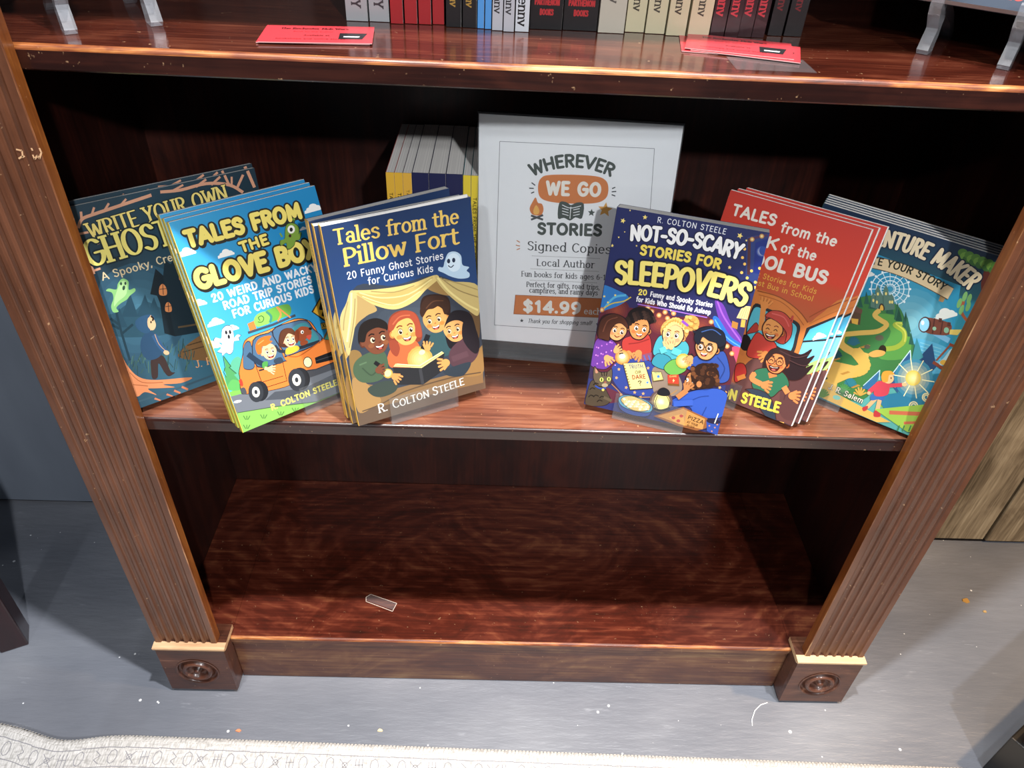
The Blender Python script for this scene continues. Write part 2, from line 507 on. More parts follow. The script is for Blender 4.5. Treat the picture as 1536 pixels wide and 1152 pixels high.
    def text(s, st, base, cap, col, nib=(.14, .14), out=None, ow=.08, serif=False, slant=0, gap=10, shadow=None, direct=False, jit=0):
        """lettering fitted between the baseline ends; cap = capital height"""
        P = list(base) if direct else [s.m(p) for p in base]
        if not direct:
            bm_ = base[len(base) // 2]
            k = 0.01
            m0 = s.m(bm_)
            # local scale of the guide along the sheet's up direction
            e1, e2 = s.m((bm_[0] + 1, bm_[1])), s.m((bm_[0], bm_[1] + 1))
            ja, jb, jc, jd = e1[0] - m0[0], e2[0] - m0[0], e1[1] - m0[1], e2[1] - m0[1]
            det = ja * jd - jb * jc
            ux, uy = -jb / det, ja / det
            cap = cap / math.hypot(ux, uy)
        if len(P) == 2:
            P = [P[0], ((P[0][0] + P[1][0]) / 2, (P[0][1] + P[1][1]) / 2), P[1]]
        mid = P[1]
        ctrl = (2 * mid[0] - .5 * (P[0][0] + P[2][0]), 2 * mid[1] - .5 * (P[0][1] + P[2][1]))
        N = 40
        cv = [tuple((1 - t) ** 2 * P[0][e] + 2 * t * (1 - t) * ctrl[e] + t * t * P[2][e] for e in (0, 1)) for t in [i / N for i in range(N + 1)]]
        acc = [0]
        for i in range(N):
            acc.append(acc[-1] + math.hypot(cv[i + 1][0] - cv[i][0], cv[i + 1][1] - cv[i][1]))
        Ln = acc[-1]

        def warp(x, y):
            i = 0
            while i < N - 1 and acc[i + 1] < x:
                i += 1
            a, b = cv[i], cv[i + 1]
            l = (acc[i + 1] - acc[i]) or 1e-9
            tx, ty = (b[0] - a[0]) / l, (b[1] - a[1]) / l
            q = x - acc[i]
            return (a[0] + tx * q - ty * y, a[1] + ty * q + tx * y)

        fine = cap > .006
        gs = [glyph(ch, fine) for ch in st]
        tot = sum(g[0] for g in gs) + gap * (len(st) - 1)
        nx, ny = nib[0] * cap, nib[1] * cap
        sx, sy = (Ln - nx) / max(tot - 12, 1), (cap - ny) / 100
        passes = []
        if shadow:
            passes.append((shadow[0], ow * cap, shadow[1] * cap, shadow[2] * cap))
        if out:
            passes.append((out, ow * cap, 0, 0))
        passes.append((col, 0, 0, 0))
        ng = 10 if fine else 6
        for pc, grow, ox, oy in passes:
            s.flush()
            hx, hy = nx / 2 + grow, ny / 2 + grow
            x0 = nx / 2 - 6 * sx
            rr = random.Random(st)
            for (wd, strokes) in gs:
                dyj = rr.uniform(-jit, jit) * cap

                def T(p):
                    return (x0 + p[0] * sx + ox + slant * p[1] * sy, p[1] * sy + ny / 2 + oy + dyj)

                def nibp(c, fx=1, fy=1):
                    s.raw([warp(c[0] + hx * fx * math.cos(2 * math.pi * i / ng), c[1] + hy * fy * math.sin(2 * math.pi * i / ng)) for i in range(ng)], pc, False)

                for kd, pts in strokes:
                    if kd == 'D':
                        nibp(T(pts[0]), 1.1, hx / hy * 1.1 if serif else 1.1)
                        continue
                    q = [T(p) for p in pts]
                    for i in range(len(q)):
                        if kd == 'L' or fine or i in (0, len(q) - 1):
                            nibp(q[i])
                        if i == len(q) - 1:
                            break
                        a, b = q[i], q[i + 1]
                        dx, dy = b[0] - a[0], b[1] - a[1]
                        l = math.hypot(dx, dy) or 1e-9
                        ex, ey = -dy / l, dx / l
                        dn = math.hypot(hx * ex, hy * ey) or 1e-9
                        wx, wy = hx * hx * ex / dn, hy * hy * ey / dn
                        s.raw([warp(a[0] + wx, a[1] + wy), warp(b[0] + wx, b[1] + wy), warp(b[0] - wx, b[1] - wy), warp(a[0] - wx, a[1] - wy)], pc, False)
                    if serif and kd == 'L':
                        for e, o_ in ((0, 1), (-1, -2)):
                            a, b = pts[e], pts[o_]
                            if abs(b[1] - a[1]) > 1.3 * abs(b[0] - a[0]) and round(a[1]) in (0, 70, 100, 105, -30, 68):
                                L_, R_ = (15, 15) if a[1] in (0, 100, -30) else (15, 0)
                                c = T(a)
                                g = grow
                                yl = c[1] - ny / 2 - g
                                yh = c[1] + ny / 2 + g
                                s.raw([warp(c[0] - nx / 2 - L_ * .5 * sy - g, yl), warp(c[0] + nx / 2 + R_ * .5 * sy + g, yl), warp(c[0] + nx / 2 + R_ * .5 * sy + g, yh), warp(c[0] - nx / 2 - L_ * .5 * sy - g, yh)], pc, False)
                x0 += (wd + gap) * sx

    def star(s, x, y, r, col, rot=0, n=5, inner=.45):
        s.poly([(x + (r if i % 2 == 0 else r * inner) * math.sin(math.pi * i / n + R(rot)), y - (r if i % 2 == 0 else r * inner) * math.cos(math.pi * i / n + R(rot))) for i in range(2 * n)], col)

    def face(s, x, y, r, skin, rot=0, look=(0, 0), shade=None, ears=(1, 1), eye='open', mouth='smile', glasses=None, brow='3a2416', cheek=None, w=.9, iris='2a1a10', ol=None, white='f3ead8', es=1.0):
        c, q = math.cos(R(rot)), math.sin(R(rot))

        def L(u, v):
            return (x + r * (u * c - v * q), y + r * (u * q + v * c))
        lx, ly = look
        shade = shade or skin
        head = [(-.05, -1), (.55, -.85), (w, -.2), (w * .9, .35), (.45, .86), (0, 1), (-.45, .86), (-w * .9, .35), (-w, -.2), (-.6, -.85)]
        for k, sd in enumerate((-1, 1)):
            if ears[k]:
                if ol:
                    s.ell(*L(sd * w * 1.02, .12), r * .24, r * .29, ol, rot)
                s.ell(*L(sd * w * 1.02, .12), r * .2, r * .25, shade, rot)
                s.ell(*L(sd * w * 1.02, .12), r * .1, r * .14, brow if ol else skin, rot)
        if ol:
            s.blob([L(u * 1.05, v * 1.05) for u, v in head], ol)
        s.blob([L(u, v) for u, v in head], skin)
        if cheek:
            for sd in (-1, 1):
                s.ell(*L(sd * .5 + lx * .3, .35 + ly * .2), r * .2, r * .15, cheek, rot)
        for sd in (-1, 1):
            ex, ey = sd * .36 + lx * .42, -.02 + ly * .25
            if eye == 'open':
                s.ell(*L(ex, ey), r * .2 * es, r * .25 * es, '2b1a12', rot)
                s.ell(*L(ex, ey + .02), r * .18 * es, r * .22 * es, white, rot)
                s.ell(*L(ex + lx * .14, ey + ly * .14 + .02), r * .12 * es, r * .15 * es, iris, rot)
                s.ell(*L(ex + lx * .14 + .04, ey + ly * .14 - .05), r * .04, r * .04, 'ffffff', rot, 8)
            else:
                s.line([L(ex - .17, ey + .06), L(ex, ey - .08), L(ex + .17, ey + .06)], '2b1a12', r * .07)
            s.line([L(ex - .2, ey - .3), L(ex, ey - .4), L(ex + .2, ey - .33)], brow, r * .08)
            if glasses:
                s.line([L(ex + .3 * math.cos(a), ey + .31 * math.sin(a)) for a in [R(30 * i) for i in range(13)]], glasses, r * .06)
        if glasses:
            s.line([L(lx * .42 - .08, -.05), L(lx * .42 + .08, -.05)], glasses, r * .06)
        s.line([L(lx * .6 - .05, .22 + ly * .2), L(lx * .6 + .06, .27 + ly * .2), L(lx * .6 + .08, .16 + ly * .2)], shade if shade != skin else brow, r * .06)
        mx, my = lx * .45, .5 + ly * .2
        if mouth == 'smile':
            s.line([L(mx - .26, my - .04), L(mx, my + .1), L(mx + .26, my - .06)], '6b2a1c', r * .08)
        elif mouth in ('open', 'big'):
            k = 1.0 if mouth == 'open' else 1.45
            s.blob([L(mx - .3 * k, my - .08), L(mx, my - .02), L(mx + .3 * k, my - .1), L(mx + .2 * k, my + .16 * k), L(mx, my + .22 * k), L(mx - .2 * k, my + .16 * k)], '5a1a14')
            s.blob([L(mx - .25 * k, my - .06), L(mx, my), L(mx + .25 * k, my - .08), L(mx + .2 * k, my + .03), L(mx, my + .08), L(mx - .2 * k, my + .05)], 'f6efe2')
            s.ell(*L(mx, my + .15 * k), r * .12 * k, r * .05 * k, 'd2625a', rot)
        elif mouth == 'o':
            s.ell(*L(mx, my), r * .1, r * .12, '6b2a1c', rot)

    def hand(s, x, y, r, skin, rot=0, ol='6b3a22', n=4):
        """small printed hand: palm, separate fingers and thumb"""
        c, q = math.cos(R(rot)), math.sin(R(rot))

        def L(u, v):
            return (x + r * (u * c - v * q), y + r * (u * q + v * c))
        for k in range(n):
            a = (k - (n - 1) / 2) * .42
            tip = L(1.25 - .25 * abs(a), a * 1.5)
            s.line([L(.3, a), tip], ol, r * .46, False)
            s.line([L(.3, a), tip], skin, r * .36, False)
            s.ell(*tip, r * .18, r * .18, skin, 0, 8)
        s.line([L(-.1, -.5), L(.55, -1.0)], skin, r * .36, False)
        s.ell(*L(0, 0), r * .72, r * .66, skin, rot)

    def build(s, name='artwork'):
        s.flush()
        return s.v, s.f, s.c
# ------------------------------------------------------------------ the display: where every face-out stack leans
I = 0.0254 * 1.02
ZM = 0.5454            # top of the middle shelf


def rect_frame(x, y, z, yaw, tilt, roll):
    ya, ti, ro = R(yaw), R(tilt), R(roll)
    r = Vector((math.cos(ya), math.sin(ya), 0))
    n = Vector((-math.sin(ya), math.cos(ya), 0))
    u = Vector((0, 0, 1)) * math.cos(ti) + n * math.sin(ti)
    ax = r * math.cos(ro) + u * math.sin(ro)
    up = -r * math.sin(ro) + u * math.cos(ro)
    return Vector((x, y, z)), ax, up.cross(ax), up


PLACE = {
    'pillow': (rect_frame(-.1226, .0385, .5560, 25.7, 7.7, 2.0), 6 * I, 9 * I),
    'glove': (rect_frame(-.2555, .0366, .5535, 38.0, 19.5, .5), 6 * I, 9 * I),
    'sleep': (rect_frame(.1382, .0305, .5540, -18.2, 13.4, .3), 6 * I, 9 * I),
    'bus': (rect_frame(.2390, .0706, .5532, -34.7, 19.5, .1), 6 * I, 9 * I),
    'ghost': (rect_frame(-.3680, .0830, .5525, 40.0, 10.5, -1.2), .192, .230),
    'adv': (rect_frame(.3660, .0715, .5530, -36.0, 10.5, -.9), .183, .221),
    'sign': (rect_frame(.0418, .1405, .5498, -6.6, 5.5, 1.2), 8.5 * I * .99, 11.75 * I * .99),
}
ART = {}


def mixc(a, b, t):
    a = [int(a[i:i + 2], 16) for i in (0, 2, 4)]
    b = [int(b[i:i + 2], 16) for i in (0, 2, 4)]
    t = min(max(t, 0), 1)
    return ''.join('%02x' % int(a[i] + (b[i] - a[i]) * t) for i in range(3))


def cloud(a, x, y, s, col='f4f4ef', sh=None):
    for dx, dy, r in ((-.6, .1, .38), (-.1, -.15, .55), (.45, .05, .42), (.85, .2, .22), (-1, .25, .2)):
        a.ell(x + dx * s, y + dy * s - dx * s * .22, r * s, r * s * .8, col)
    a.poly([(x - 1.15 * s, y + .75 * s), (x - 1.2 * s, y + .45 * s), (x + 1.05 * s, y - .05 * s), (x + 1.05 * s, y + .15 * s)], col)


# ---- navy cover: tent of blankets, four children round a glowing book
a = ART['pillow'] = Art(*PLACE['pillow'])
a.grid(lambda u, v: mixc('2a4068', mixc('29508a', '20355a', (v - .5) * 2), 1 - abs(u - .5) * .9) if v > .12 else '6a5746')
a.guide(500, 400, 4.608)
a.blob([(130, 165), (420, 130), (700, 60), (880, 130), (1010, 200), (1030, 830), (180, 1120), (100, 700)], '38404c', 6)
a.glow(560, 420, 420, '54606a', '38404c', 20, 280)
a.blob([(140, 180), (300, 290), (230, 340), (150, 420), (110, 600), (80, 600)], 'b79a62')
a.blob([(640, 140), (710, 70), (790, 170), (830, 200), (740, 190)], '9c7c4a')
a.blob([(940, 300), (1005, 320), (1010, 480), (985, 470)], '6b5236')
# blanket floor and cushions
a.poly([(150, 800), (440, 840), (900, 720), (1040, 560), (1040, 880), (160, 1130)], '8a6c48')
a.poly([(170, 1000), (1040, 800), (1040, 880), (160, 1130)], '655242')
a.blob([(110, 600), (170, 580), (200, 640), (160, 780), (130, 770)], '8f7142')
a.blob([(130, 780), (220, 800), (330, 920), (260, 980), (170, 1000)], 'a98552')
a.blob([(890, 740), (960, 640), (1040, 540), (1040, 720), (960, 760)], '9a7748')
a.line([(200, 1000), (330, 950), (500, 860), (800, 770), (1020, 730)], '5d4a38', 8)
# blanket canopy
a.blob([(118, 168), (260, 160), (430, 140), (560, 110), (700, 58), (725, 85), (640, 160), (560, 240), (430, 295), (290, 268), (180, 205)], 'd9c27a', 6)
a.blob([(160, 180), (330, 190), (560, 140), (690, 70), (560, 200), (400, 262), (260, 240)], 'c4ac66', 6)
a.line([(180, 180), (330, 215), (520, 190), (680, 85)], 'e8d894', 9)
a.line([(200, 205), (330, 250), (450, 260), (600, 170)], 'efe09c', 7)
a.line([(260, 170), (420, 175), (560, 130)], 'a8905a', 6)
a.blob([(700, 58), (790, 100), (1000, 130), (1005, 330), (930, 300), (830, 225), (740, 135)], 'c9b474', 6)
a.line([(720, 75), (800, 170), (920, 260), (1000, 300)], 'e6d690', 14)
a.line([(740, 75), (860, 160), (1000, 210)], '9b8656', 8)
a.line([(760, 85), (880, 120), (1000, 160)], 'ab9560', 8)
a.blob([(118, 168), (160, 190), (160, 330), (130, 520), (100, 610), (45, 380), (90, 250)], 'cdbb7c', 6)
a.line([(125, 180), (120, 330), (95, 520)], 'ece0a6', 14)
a.line([(100, 240), (75, 360), (70, 440)], 'a89460', 7)
a.line([(150, 220), (140, 380), (110, 560)], 'a08a58', 6)
# boy with dark top (back), girl with black hair
a.blob([(650, 480), (720, 450), (800, 470), (810, 600), (700, 620), (640, 560)], '35555a')
a.blob([(600, 290), (620, 210), (700, 190), (790, 210), (810, 300), (780, 380), (630, 360)], '2e1d18')
a.face(703, 365, 92, 'd9a05c', -14, (-.15, .15), 'b8793e', (0, 1), mouth='open', es=.86, white='ecd8b0', brow='2e1d18', cheek='d0843f')
a.blob([(598, 300), (640, 215), (740, 200), (805, 250), (800, 300), (770, 330), (740, 270), (690, 290), (650, 300), (615, 350)], '3a251c')
a.line([(640, 290), (690, 240), (760, 235)], '5a3a28', 8)
a.blob([(770, 420), (810, 320), (880, 300), (950, 330), (985, 430), (1010, 560), (960, 640), (890, 560), (800, 560)], '1d1a20', 6)
a.blob([(800, 600), (860, 520), (960, 480), (1010, 560), (960, 660), (830, 690)], '543a42')
a.face(838, 435, 84, 'dda463', -14, (-.2, .1), 'b97a40', (0, 1), mouth='open', es=.86, white='ecd8b0', brow='1d1a20', cheek='d28a48')
a.blob([(765, 420), (800, 335), (870, 310), (930, 345), (925, 420), (890, 380), (840, 370), (790, 390)], '1d1a20')
a.blob([(900, 380), (960, 380), (1010, 520), (990, 600), (930, 560), (890, 480)], '211d24')
a.blob([(760, 720), (830, 690), (950, 660), (900, 750), (800, 755)], '2e3a44')
# girl with red hair and orange top
a.blob([(380, 380), (420, 320), (500, 300), (575, 330), (610, 430), (610, 500), (560, 530), (440, 560), (380, 520)], '8c3f2a')
a.blob([(375, 620), (420, 540), (540, 500), (600, 560), (590, 680), (420, 700), (380, 670)], 'cf6a3e')
a.blob([(560, 560), (600, 560), (590, 660), (560, 670)], 'e08a4a')
a.face(497, 440, 102, 'e9b464', -12, (.05, .15), 'c98546', (1, 0), mouth='open', es=.86, white='ecd8b0', brow='7d3a22', cheek='e0924a')
a.blob([(380, 430), (400, 350), (480, 305), (560, 320), (600, 400), (610, 480), (570, 480), (560, 400), (520, 355), (450, 380), (410, 440)], 'a84c34')
a.line([(410, 400), (460, 345), (530, 335)], 'c96a48', 9)
a.blob([(385, 520), (430, 510), (460, 560), (440, 620), (400, 590)], '9a4630')
# boy with green jumper
a.blob([(150, 660), (230, 600), (340, 580), (380, 680), (330, 780), (200, 800), (140, 740)], '4a6148')
a.blob([(170, 470), (200, 390), (290, 355), (365, 385), (370, 440), (300, 450), (190, 540)], '1c1715')
a.face(292, 500, 104, '7a4630', -14, (.35, .1), '5f3324', (1, 0), mouth='open', es=.86, white='ecd8b0', brow='1c1210', cheek='8f5636')
a.blob([(172, 500), (190, 400), (280, 358), (365, 385), (368, 430), (300, 420), (235, 455), (215, 520)], '201a18')
a.blob([(240, 840), (350, 790), (440, 800), (430, 860), (340, 900), (270, 890)], '39463f')
a.line([(200, 700), (260, 750), (300, 720)], '3b4f3b', 10)
a.line([(180, 680), (230, 660)], '5f7a5a', 10)
# lights, hands
a.glow(600, 640, 90, 'ffeaa0', 'c8a552', 14)
a.line([(655, 470), (618, 570)], '1b1d22', 34, False)
a.ell(612, 592, 22, 17, 'fff3b4', -20)
a.hand(650, 560, 34, 'd9a05c', -80)
a.glow(378, 738, 34, 'ffe9a0', 'd9a648', 12)
a.line([(285, 660), (350, 705)], '17181c', 28, False)
a.hand(315, 715, 36, '7a4630', -10, '4a2a1c')
a.ell(376, 736, 22, 25, 'ffe7a0', 30)
# book
a.poly([(410, 695), (605, 700), (770, 595), (740, 730), (620, 815), (445, 815)], '26282c')
a.line([(600, 705), (618, 812)], '3b3d42', 22, False)
a.poly([(415, 690), (430, 670), (590, 680), (750, 585), (765, 597), (610, 700)], 'f0dc94')
a.line([(430, 680), (600, 692), (757, 592)], 'c9a95a', 4, False)
a.line([(440, 672), (596, 684), (748, 588)], 'fff4bc', 5, False)
a.hand(425, 760, 36, 'd99a58', 40)
a.hand(775, 665, 42, 'd9a05c', 165)
a.line([(820, 640), (930, 600)], '5e424a', 40, False)
# ghost
a.guide(450, 260, 2.88)
a.blob([(625, 380), (640, 345), (670, 338), (695, 355), (702, 395), (730, 405), (720, 420), (732, 432), (728, 450), (690, 455), (650, 445), (620, 430), (598, 420), (600, 405), (618, 405)], 'b9d3e6', 6)
a.blob([(640, 360), (665, 345), (690, 365), (690, 410), (660, 425), (635, 400)], 'd3e6f2', 5)
a.ell(642, 379, 7, 10, '223048')
a.ell(664, 375, 7, 10, '223048')
a.line([(640, 398), (652, 406), (664, 396)], '223048', 4)
# lettering
a.text('Tales from the', ((151, 312), (688, 217)), 66, 'e9c565', (.16, .1), serif=True, gap=6)
a.text('Pillow Fort', ((192, 405), (688, 306)), 76, 'e9c565', (.17, .1), serif=True, gap=6)
a.text('20 Funny Ghost Stories', ((205, 460), (620, 370)), 32, 'e8e9ea', (.13, .13), gap=14)
a.text('for Curious Kids', ((296, 483), (576, 425)), 32, 'e8e9ea', (.13, .13), gap=14)
a.text('R. C', ((341, 1036), (430, 1008)), 38, 'ecebe6', (.13, .08), serif=True)
a.text('OLTON', ((433, 1008), (560, 965)), 31, 'ecebe6', (.15, .1), serif=True)
a.text('S', ((574, 962), (598, 955)), 38, 'ecebe6', (.14, .1), serif=True)
a.text('TEELE', ((602, 952), (711, 912)), 31, 'ecebe6', (.15, .1), serif=True)

# ---- sky blue cover: orange car with luggage, ghost, trees
a = ART['glove'] = Art(*PLACE['glove'])
a.grid(lambda u, v: mixc('5cc0e6', '1d86bd', (u * .7 + v * .6)) if v > .14 else ('6e7276' if v > .1 else '7cb55a'))
a.guide(310, 440, 5.486)
for x, y, q in ((80, 235, 62), (50, 430, 70), (215, 285, 48)):
    cloud(a, x, y, q)
a.guide(240, 260, 2.88)
for x, y, q in ((118, 340, 36), (288, 345, 32), (665, 150, 34), (172, 560, 30), (620, 238, 14), (190, 700, 20)):
    cloud(a, x, y, q)
a.guide(310, 440, 5.486)
a.blob([(190, 600), (250, 520), (330, 560), (600, 600), (900, 500), (1000, 330), (1100, 330), (1100, 700), (200, 800)], '5cae8c')
a.poly([(185, 815), (260, 780), (700, 700), (1150, 560), (1150, 720), (200, 850)], '7cc053')
a.poly([(195, 850), (330, 815), (700, 730), (1160, 590), (1160, 830), (900, 900), (260, 985)], '70757c')
a.poly([(255, 985), (560, 935), (900, 895), (1160, 790), (1160, 960), (300, 1170)], '84bd58')
a.line([(255, 983), (560, 933), (900, 893), (1150, 795)], '41593a', 6, False)
for x, y in ((330, 1025), (470, 1015), (610, 990), (730, 960), (330, 1100)):
    for d in (-28, 0, 26):
        a.line([(x + d * .3, y + 15), (x + d, y - 18)], '4d7a3c', 7, False)
a.poly([(480, 880), (560, 810), (800, 780), (1100, 640), (1110, 700), (800, 860)], '4c5158')
a.ell(255, 890, 34, 11, 'e9e9e4', -12)
# tree
a.poly([(138, 515), (200, 600), (185, 610), (245, 660), (225, 670), (270, 720), (250, 780), (170, 790), (150, 690), (165, 680), (140, 620), (155, 610)], '4f9a5c')
a.line([(138, 515), (200, 600), (185, 610), (245, 660)], '2b5638', 6, False)
a.line([(135, 520), (150, 612), (140, 650), (160, 690)], '2b5638', 6, False)
a.blob([(170, 770), (210, 710), (270, 730), (280, 790), (200, 800)], '5fae5c')
# crossing sign with beast silhouette
a.line([(1000, 300), (960, 380)], '7a5a20', 14, False)
a.poly([(958, -10), (1080, 150), (985, 240), (862, 152)], '2e2410')
a.poly([(958, 4), (1064, 150), (985, 226), (876, 152)], 'd9a52e')
a.blob([(945, 60), (975, 55), (985, 110), (970, 150), (965, 190), (945, 180), (955, 140), (925, 130)], '1d1a14')
a.poly([(935, 245), (1050, 225), (1060, 285), (945, 300)], '2e2410')
a.poly([(941, 250), (1050, 231), (1054, 280), (948, 294)], 'd9b048')
a.text('XING', ((952, 285), (1048, 268)), 34, '1d1a14', (.16, .16))
# ghost
gp = [(120, 370), (128, 300), (165, 268), (205, 280), (220, 330), (225, 365), (250, 340), (278, 345), (262, 365), (268, 385), (235, 390), (222, 400), (215, 470), (190, 500), (160, 488), (130, 512), (125, 490), (90, 480), (115, 455), (125, 410), (80, 405), (60, 390), (75, 365)]
a.blob([(x + (x - 165) * .05, y + (y - 390) * .04) for x, y in gp], '23303a', 4)
a.blob(gp, 'f2f2ee', 4)
a.ell(160, 322, 10, 17, '1d2026', -10)
a.ell(192, 318, 10, 17, '1d2026', -10)
a.ell(182, 357, 10, 18, '1d2026', -10)
# car: body, roof, windows
body = [(275, 690), (270, 640), (300, 500), (305, 420), (350, 365), (520, 300), (720, 215), (830, 225), (880, 270), (945, 370), (1030, 390), (1070, 440), (1080, 520), (1060, 600), (860, 665), (640, 770), (340, 825), (285, 800)]
a.blob([(x + (x - 660) * .015, y + (y - 530) * .02) for x, y in body], '3a2414', 4)
a.blob(body, 'e8813a', 4)
a.blob([(345, 370), (520, 300), (720, 215), (830, 225), (810, 240), (540, 325), (370, 390)], 'f09a52', 4)
for q in ([(310, 430), (360, 410), (392, 600), (315, 620), (300, 560)], [(385, 390), (510, 330), (540, 330), (635, 530), (640, 555), (420, 600)], [(545, 310), (720, 235), (820, 230), (870, 290), (940, 390), (670, 510), (640, 480)]):
    a.blob([(x + (x - sum(p[0] for p in q) / len(q)) * .05, y + (y - sum(p[1] for p in q) / len(q)) * .06) for x, y in q], '2b2530', 4)
    a.blob(q, '4a6a86', 4)
a.blob([(700, 300), (800, 240), (860, 290), (920, 380), (780, 440)], '3f8a94', 4)
a.line([(560, 430), (640, 480), (930, 395)], '2a313c', 26)
a.line([(340, 500), (420, 560), (500, 600)], '27384c', 44)
a.line([(660, 515), (760, 515), (900, 420), (960, 380)], 'b55c22', 8)
a.line([(405, 600), (470, 780), (660, 720), (620, 540)], '5a2c12', 5, False)
a.line([(460, 730), (630, 680)], '5a2c12', 5, False)
a.line([(430, 635), (490, 620)], '2b2530', 12, False)
# grille, lamps, bumper
a.poly([(890, 530), (1050, 470), (1070, 540), (900, 580)], '1d1d20')
a.line([(900, 555), (1060, 505)], '4b4b50', 5, False)
a.poly([(770, 640), (900, 620), (1090, 545), (1090, 610), (860, 690), (790, 700)], '4c4f55')
a.line([(775, 645), (900, 625), (1090, 550)], '2b2c30', 5, False)
a.ell(832, 567, 38, 46, '3a2414', -10)
a.ell(832, 567, 32, 40, 'f1eec0', -10)
a.blob([(265, 720), (285, 705), (300, 750), (285, 765)], 'c8402e')
a.blob([(275, 790), (310, 775), (330, 820), (300, 830)], '4c4f55')
for x, y, s_ in ((405, 812, 1), (740, 712, 1.12)):
    a.ell(x + 32, y - 8, 70 * s_, 84 * s_, '24262a', -8)
    a.ell(x, y, 62 * s_, 84 * s_, '34373c', -8)
    a.ell(x, y, 32 * s_, 44 * s_, 'e9e6d6', -8)
    a.ell(x, y, 13 * s_, 19 * s_, '34373c', -8)
# luggage on rack
a.line([(340, 325), (540, 260), (730, 180)], '3f4a56', 20, False)
a.poly([(335, 250), (390, 225), (410, 290), (355, 310)], 'd9803e')
a.blob([(480, 150), (640, 90), (690, 110), (690, 170), (640, 195), (500, 240)], '69a844')
a.blob([(390, 210), (420, 170), (480, 150), (520, 180), (520, 240), (480, 260), (420, 275), (395, 250)], '8cc65a')
a.line([(490, 150), (530, 190), (520, 240)], '3e8a74', 20)
a.line([(440, 225), (425, 200), (450, 185), (470, 205), (455, 235), (420, 235)], '2f5a2c', 6)
a.line([(575, 110), (610, 170), (585, 230)], 'd98a4a', 13)
a.line([(580, 112), (640, 160), (690, 200)], 'd98a4a', 12)
# people and dog
a.blob([(650, 500), (660, 450), (740, 430), (760, 460), (700, 495)], 'e8b83c')
a.blob([(590, 400), (610, 310), (680, 285), (730, 330), (735, 400), (680, 440), (610, 440)], '4e2c1e')
a.face(685, 380, 62, 'f0bf94', -12, (.15, .05), 'd99a70', (1, 0), mouth='big', brow='3a2016')
a.blob([(600, 400), (620, 310), (690, 285), (735, 330), (720, 345), (670, 330), (640, 380), (625, 420)], '5a3422')
a.blob([(735, 320), (770, 275), (820, 275), (850, 290), (862, 330), (830, 360), (800, 390), (760, 390)], '9a4a2a')
a.blob([(728, 310), (755, 300), (760, 370), (740, 410), (722, 370)], '7d3820')
a.ell(852, 290, 14, 11, '1d1614')
a.blob([(820, 350), (860, 340), (850, 380), (830, 375)], 'c8503e')
a.ell(785, 318, 13, 15, 'f4f0e6')
a.ell(788, 320, 6, 8, '1d1614')
a.blob([(770, 400), (820, 385), (830, 410), (780, 430)], '9a4a2a')
a.blob([(460, 570), (500, 560), (500, 600), (480, 620), (460, 610)], '4f9a4a')
a.face(515, 480, 66, 'f2bf92', -12, (.2, .05), 'd99a70', (1, 0), mouth='big', brow='b5521e')
a.blob([(400, 440), (420, 385), (470, 355), (530, 350), (515, 385), (540, 395), (490, 430), (455, 440), (450, 490), (420, 500)], 'e0702a')
a.line([(420, 420), (470, 385)], 'f09650', 8, False)
a.hand(520, 625, 34, 'f2bf92', 10)
a.line([(475, 615), (520, 625)], 'f2bf92', 26, False)
a.blob([(555, 545), (610, 525), (630, 560), (600, 580), (560, 575)], '34414e')
# little green alien and lettering
a.guide(240, 260, 2.88)
a.text('TALES FROM', ((120, 328), (620, 196)), 78, 'f3df72', (.25, .25), '25241c', .09, gap=12, shadow=('25241c', .05, -.07))
a.text('THE', ((352, 346), (474, 306)), 50, 'f3df72', (.24, .24), '25241c', .1, gap=14, shadow=('25241c', .05, -.07))
a.text('GLOVE BOX', ((160, 512), (692, 362)), 92, 'f3df72', (.25, .25), '25241c', .08, gap=11, shadow=('25241c', .04, -.07))
al = [(540, 250), (548, 222), (575, 216), (598, 235), (598, 270), (608, 255), (602, 285), (585, 290), (578, 310), (560, 325), (548, 322), (545, 300), (522, 312), (520, 290), (538, 282)]
a.line([(575, 220), (578, 200)], '4c6a20', 5)
a.ell(578, 198, 5, 5, '7a9a34')
a.blob([(x + (x - 565) * .07, y + (y - 265) * .06) for x, y in al], '2c3a18')
a.blob(al, '7a9c3a')
a.ell(566, 242, 16, 18, 'f2f0e4')
a.ell(566, 243, 7, 9, '1f1f1c')
a.ell(561, 270, 6, 7, '3a2018')
a.line([(528, 275), (518, 258)], '7a9c3a', 7)
a.line([(598, 270), (608, 254)], '7a9c3a', 7)
a.text('20 WEIRD AND WACKY', ((228, 560), (680, 422)), 37, 'eef2f4', (.2, .2), gap=14)
a.text('ROAD TRIP STORIES', ((278, 592), (660, 474)), 37, 'eef2f4', (.2, .2), gap=14)
a.text('FOR CURIOUS KIDS', ((318, 628), (668, 516)), 37, 'eef2f4', (.2, .2), gap=14)
a.text('R. COLTON STEELE', ((483, 1026), (768, 915)), 27, 'ece06a', (.2, .2), gap=14)

# ---- midnight blue cover: sleepover with string lights
a = ART['sleep'] = Art(*PLACE['sleep'])
a.grid(lambda u, v: mixc('3a2a58', '232a5a', (v - .4) * 3) if v > .5 else mixc('2c2c52', '4a2a3c', v * 2))
a.guide(870, 450, 5.485)
a.blob([(150, 60), (400, 60), (700, 130), (1080, 170), (1330, 420), (1250, 700), (600, 560), (100, 560)], '5a2430', 5)
for x, y in ((560, 120), (660, 190), (300, 90), (1000, 230)):
    a.glow(x, y, 110, '9c4a34', '5a2430', 14)
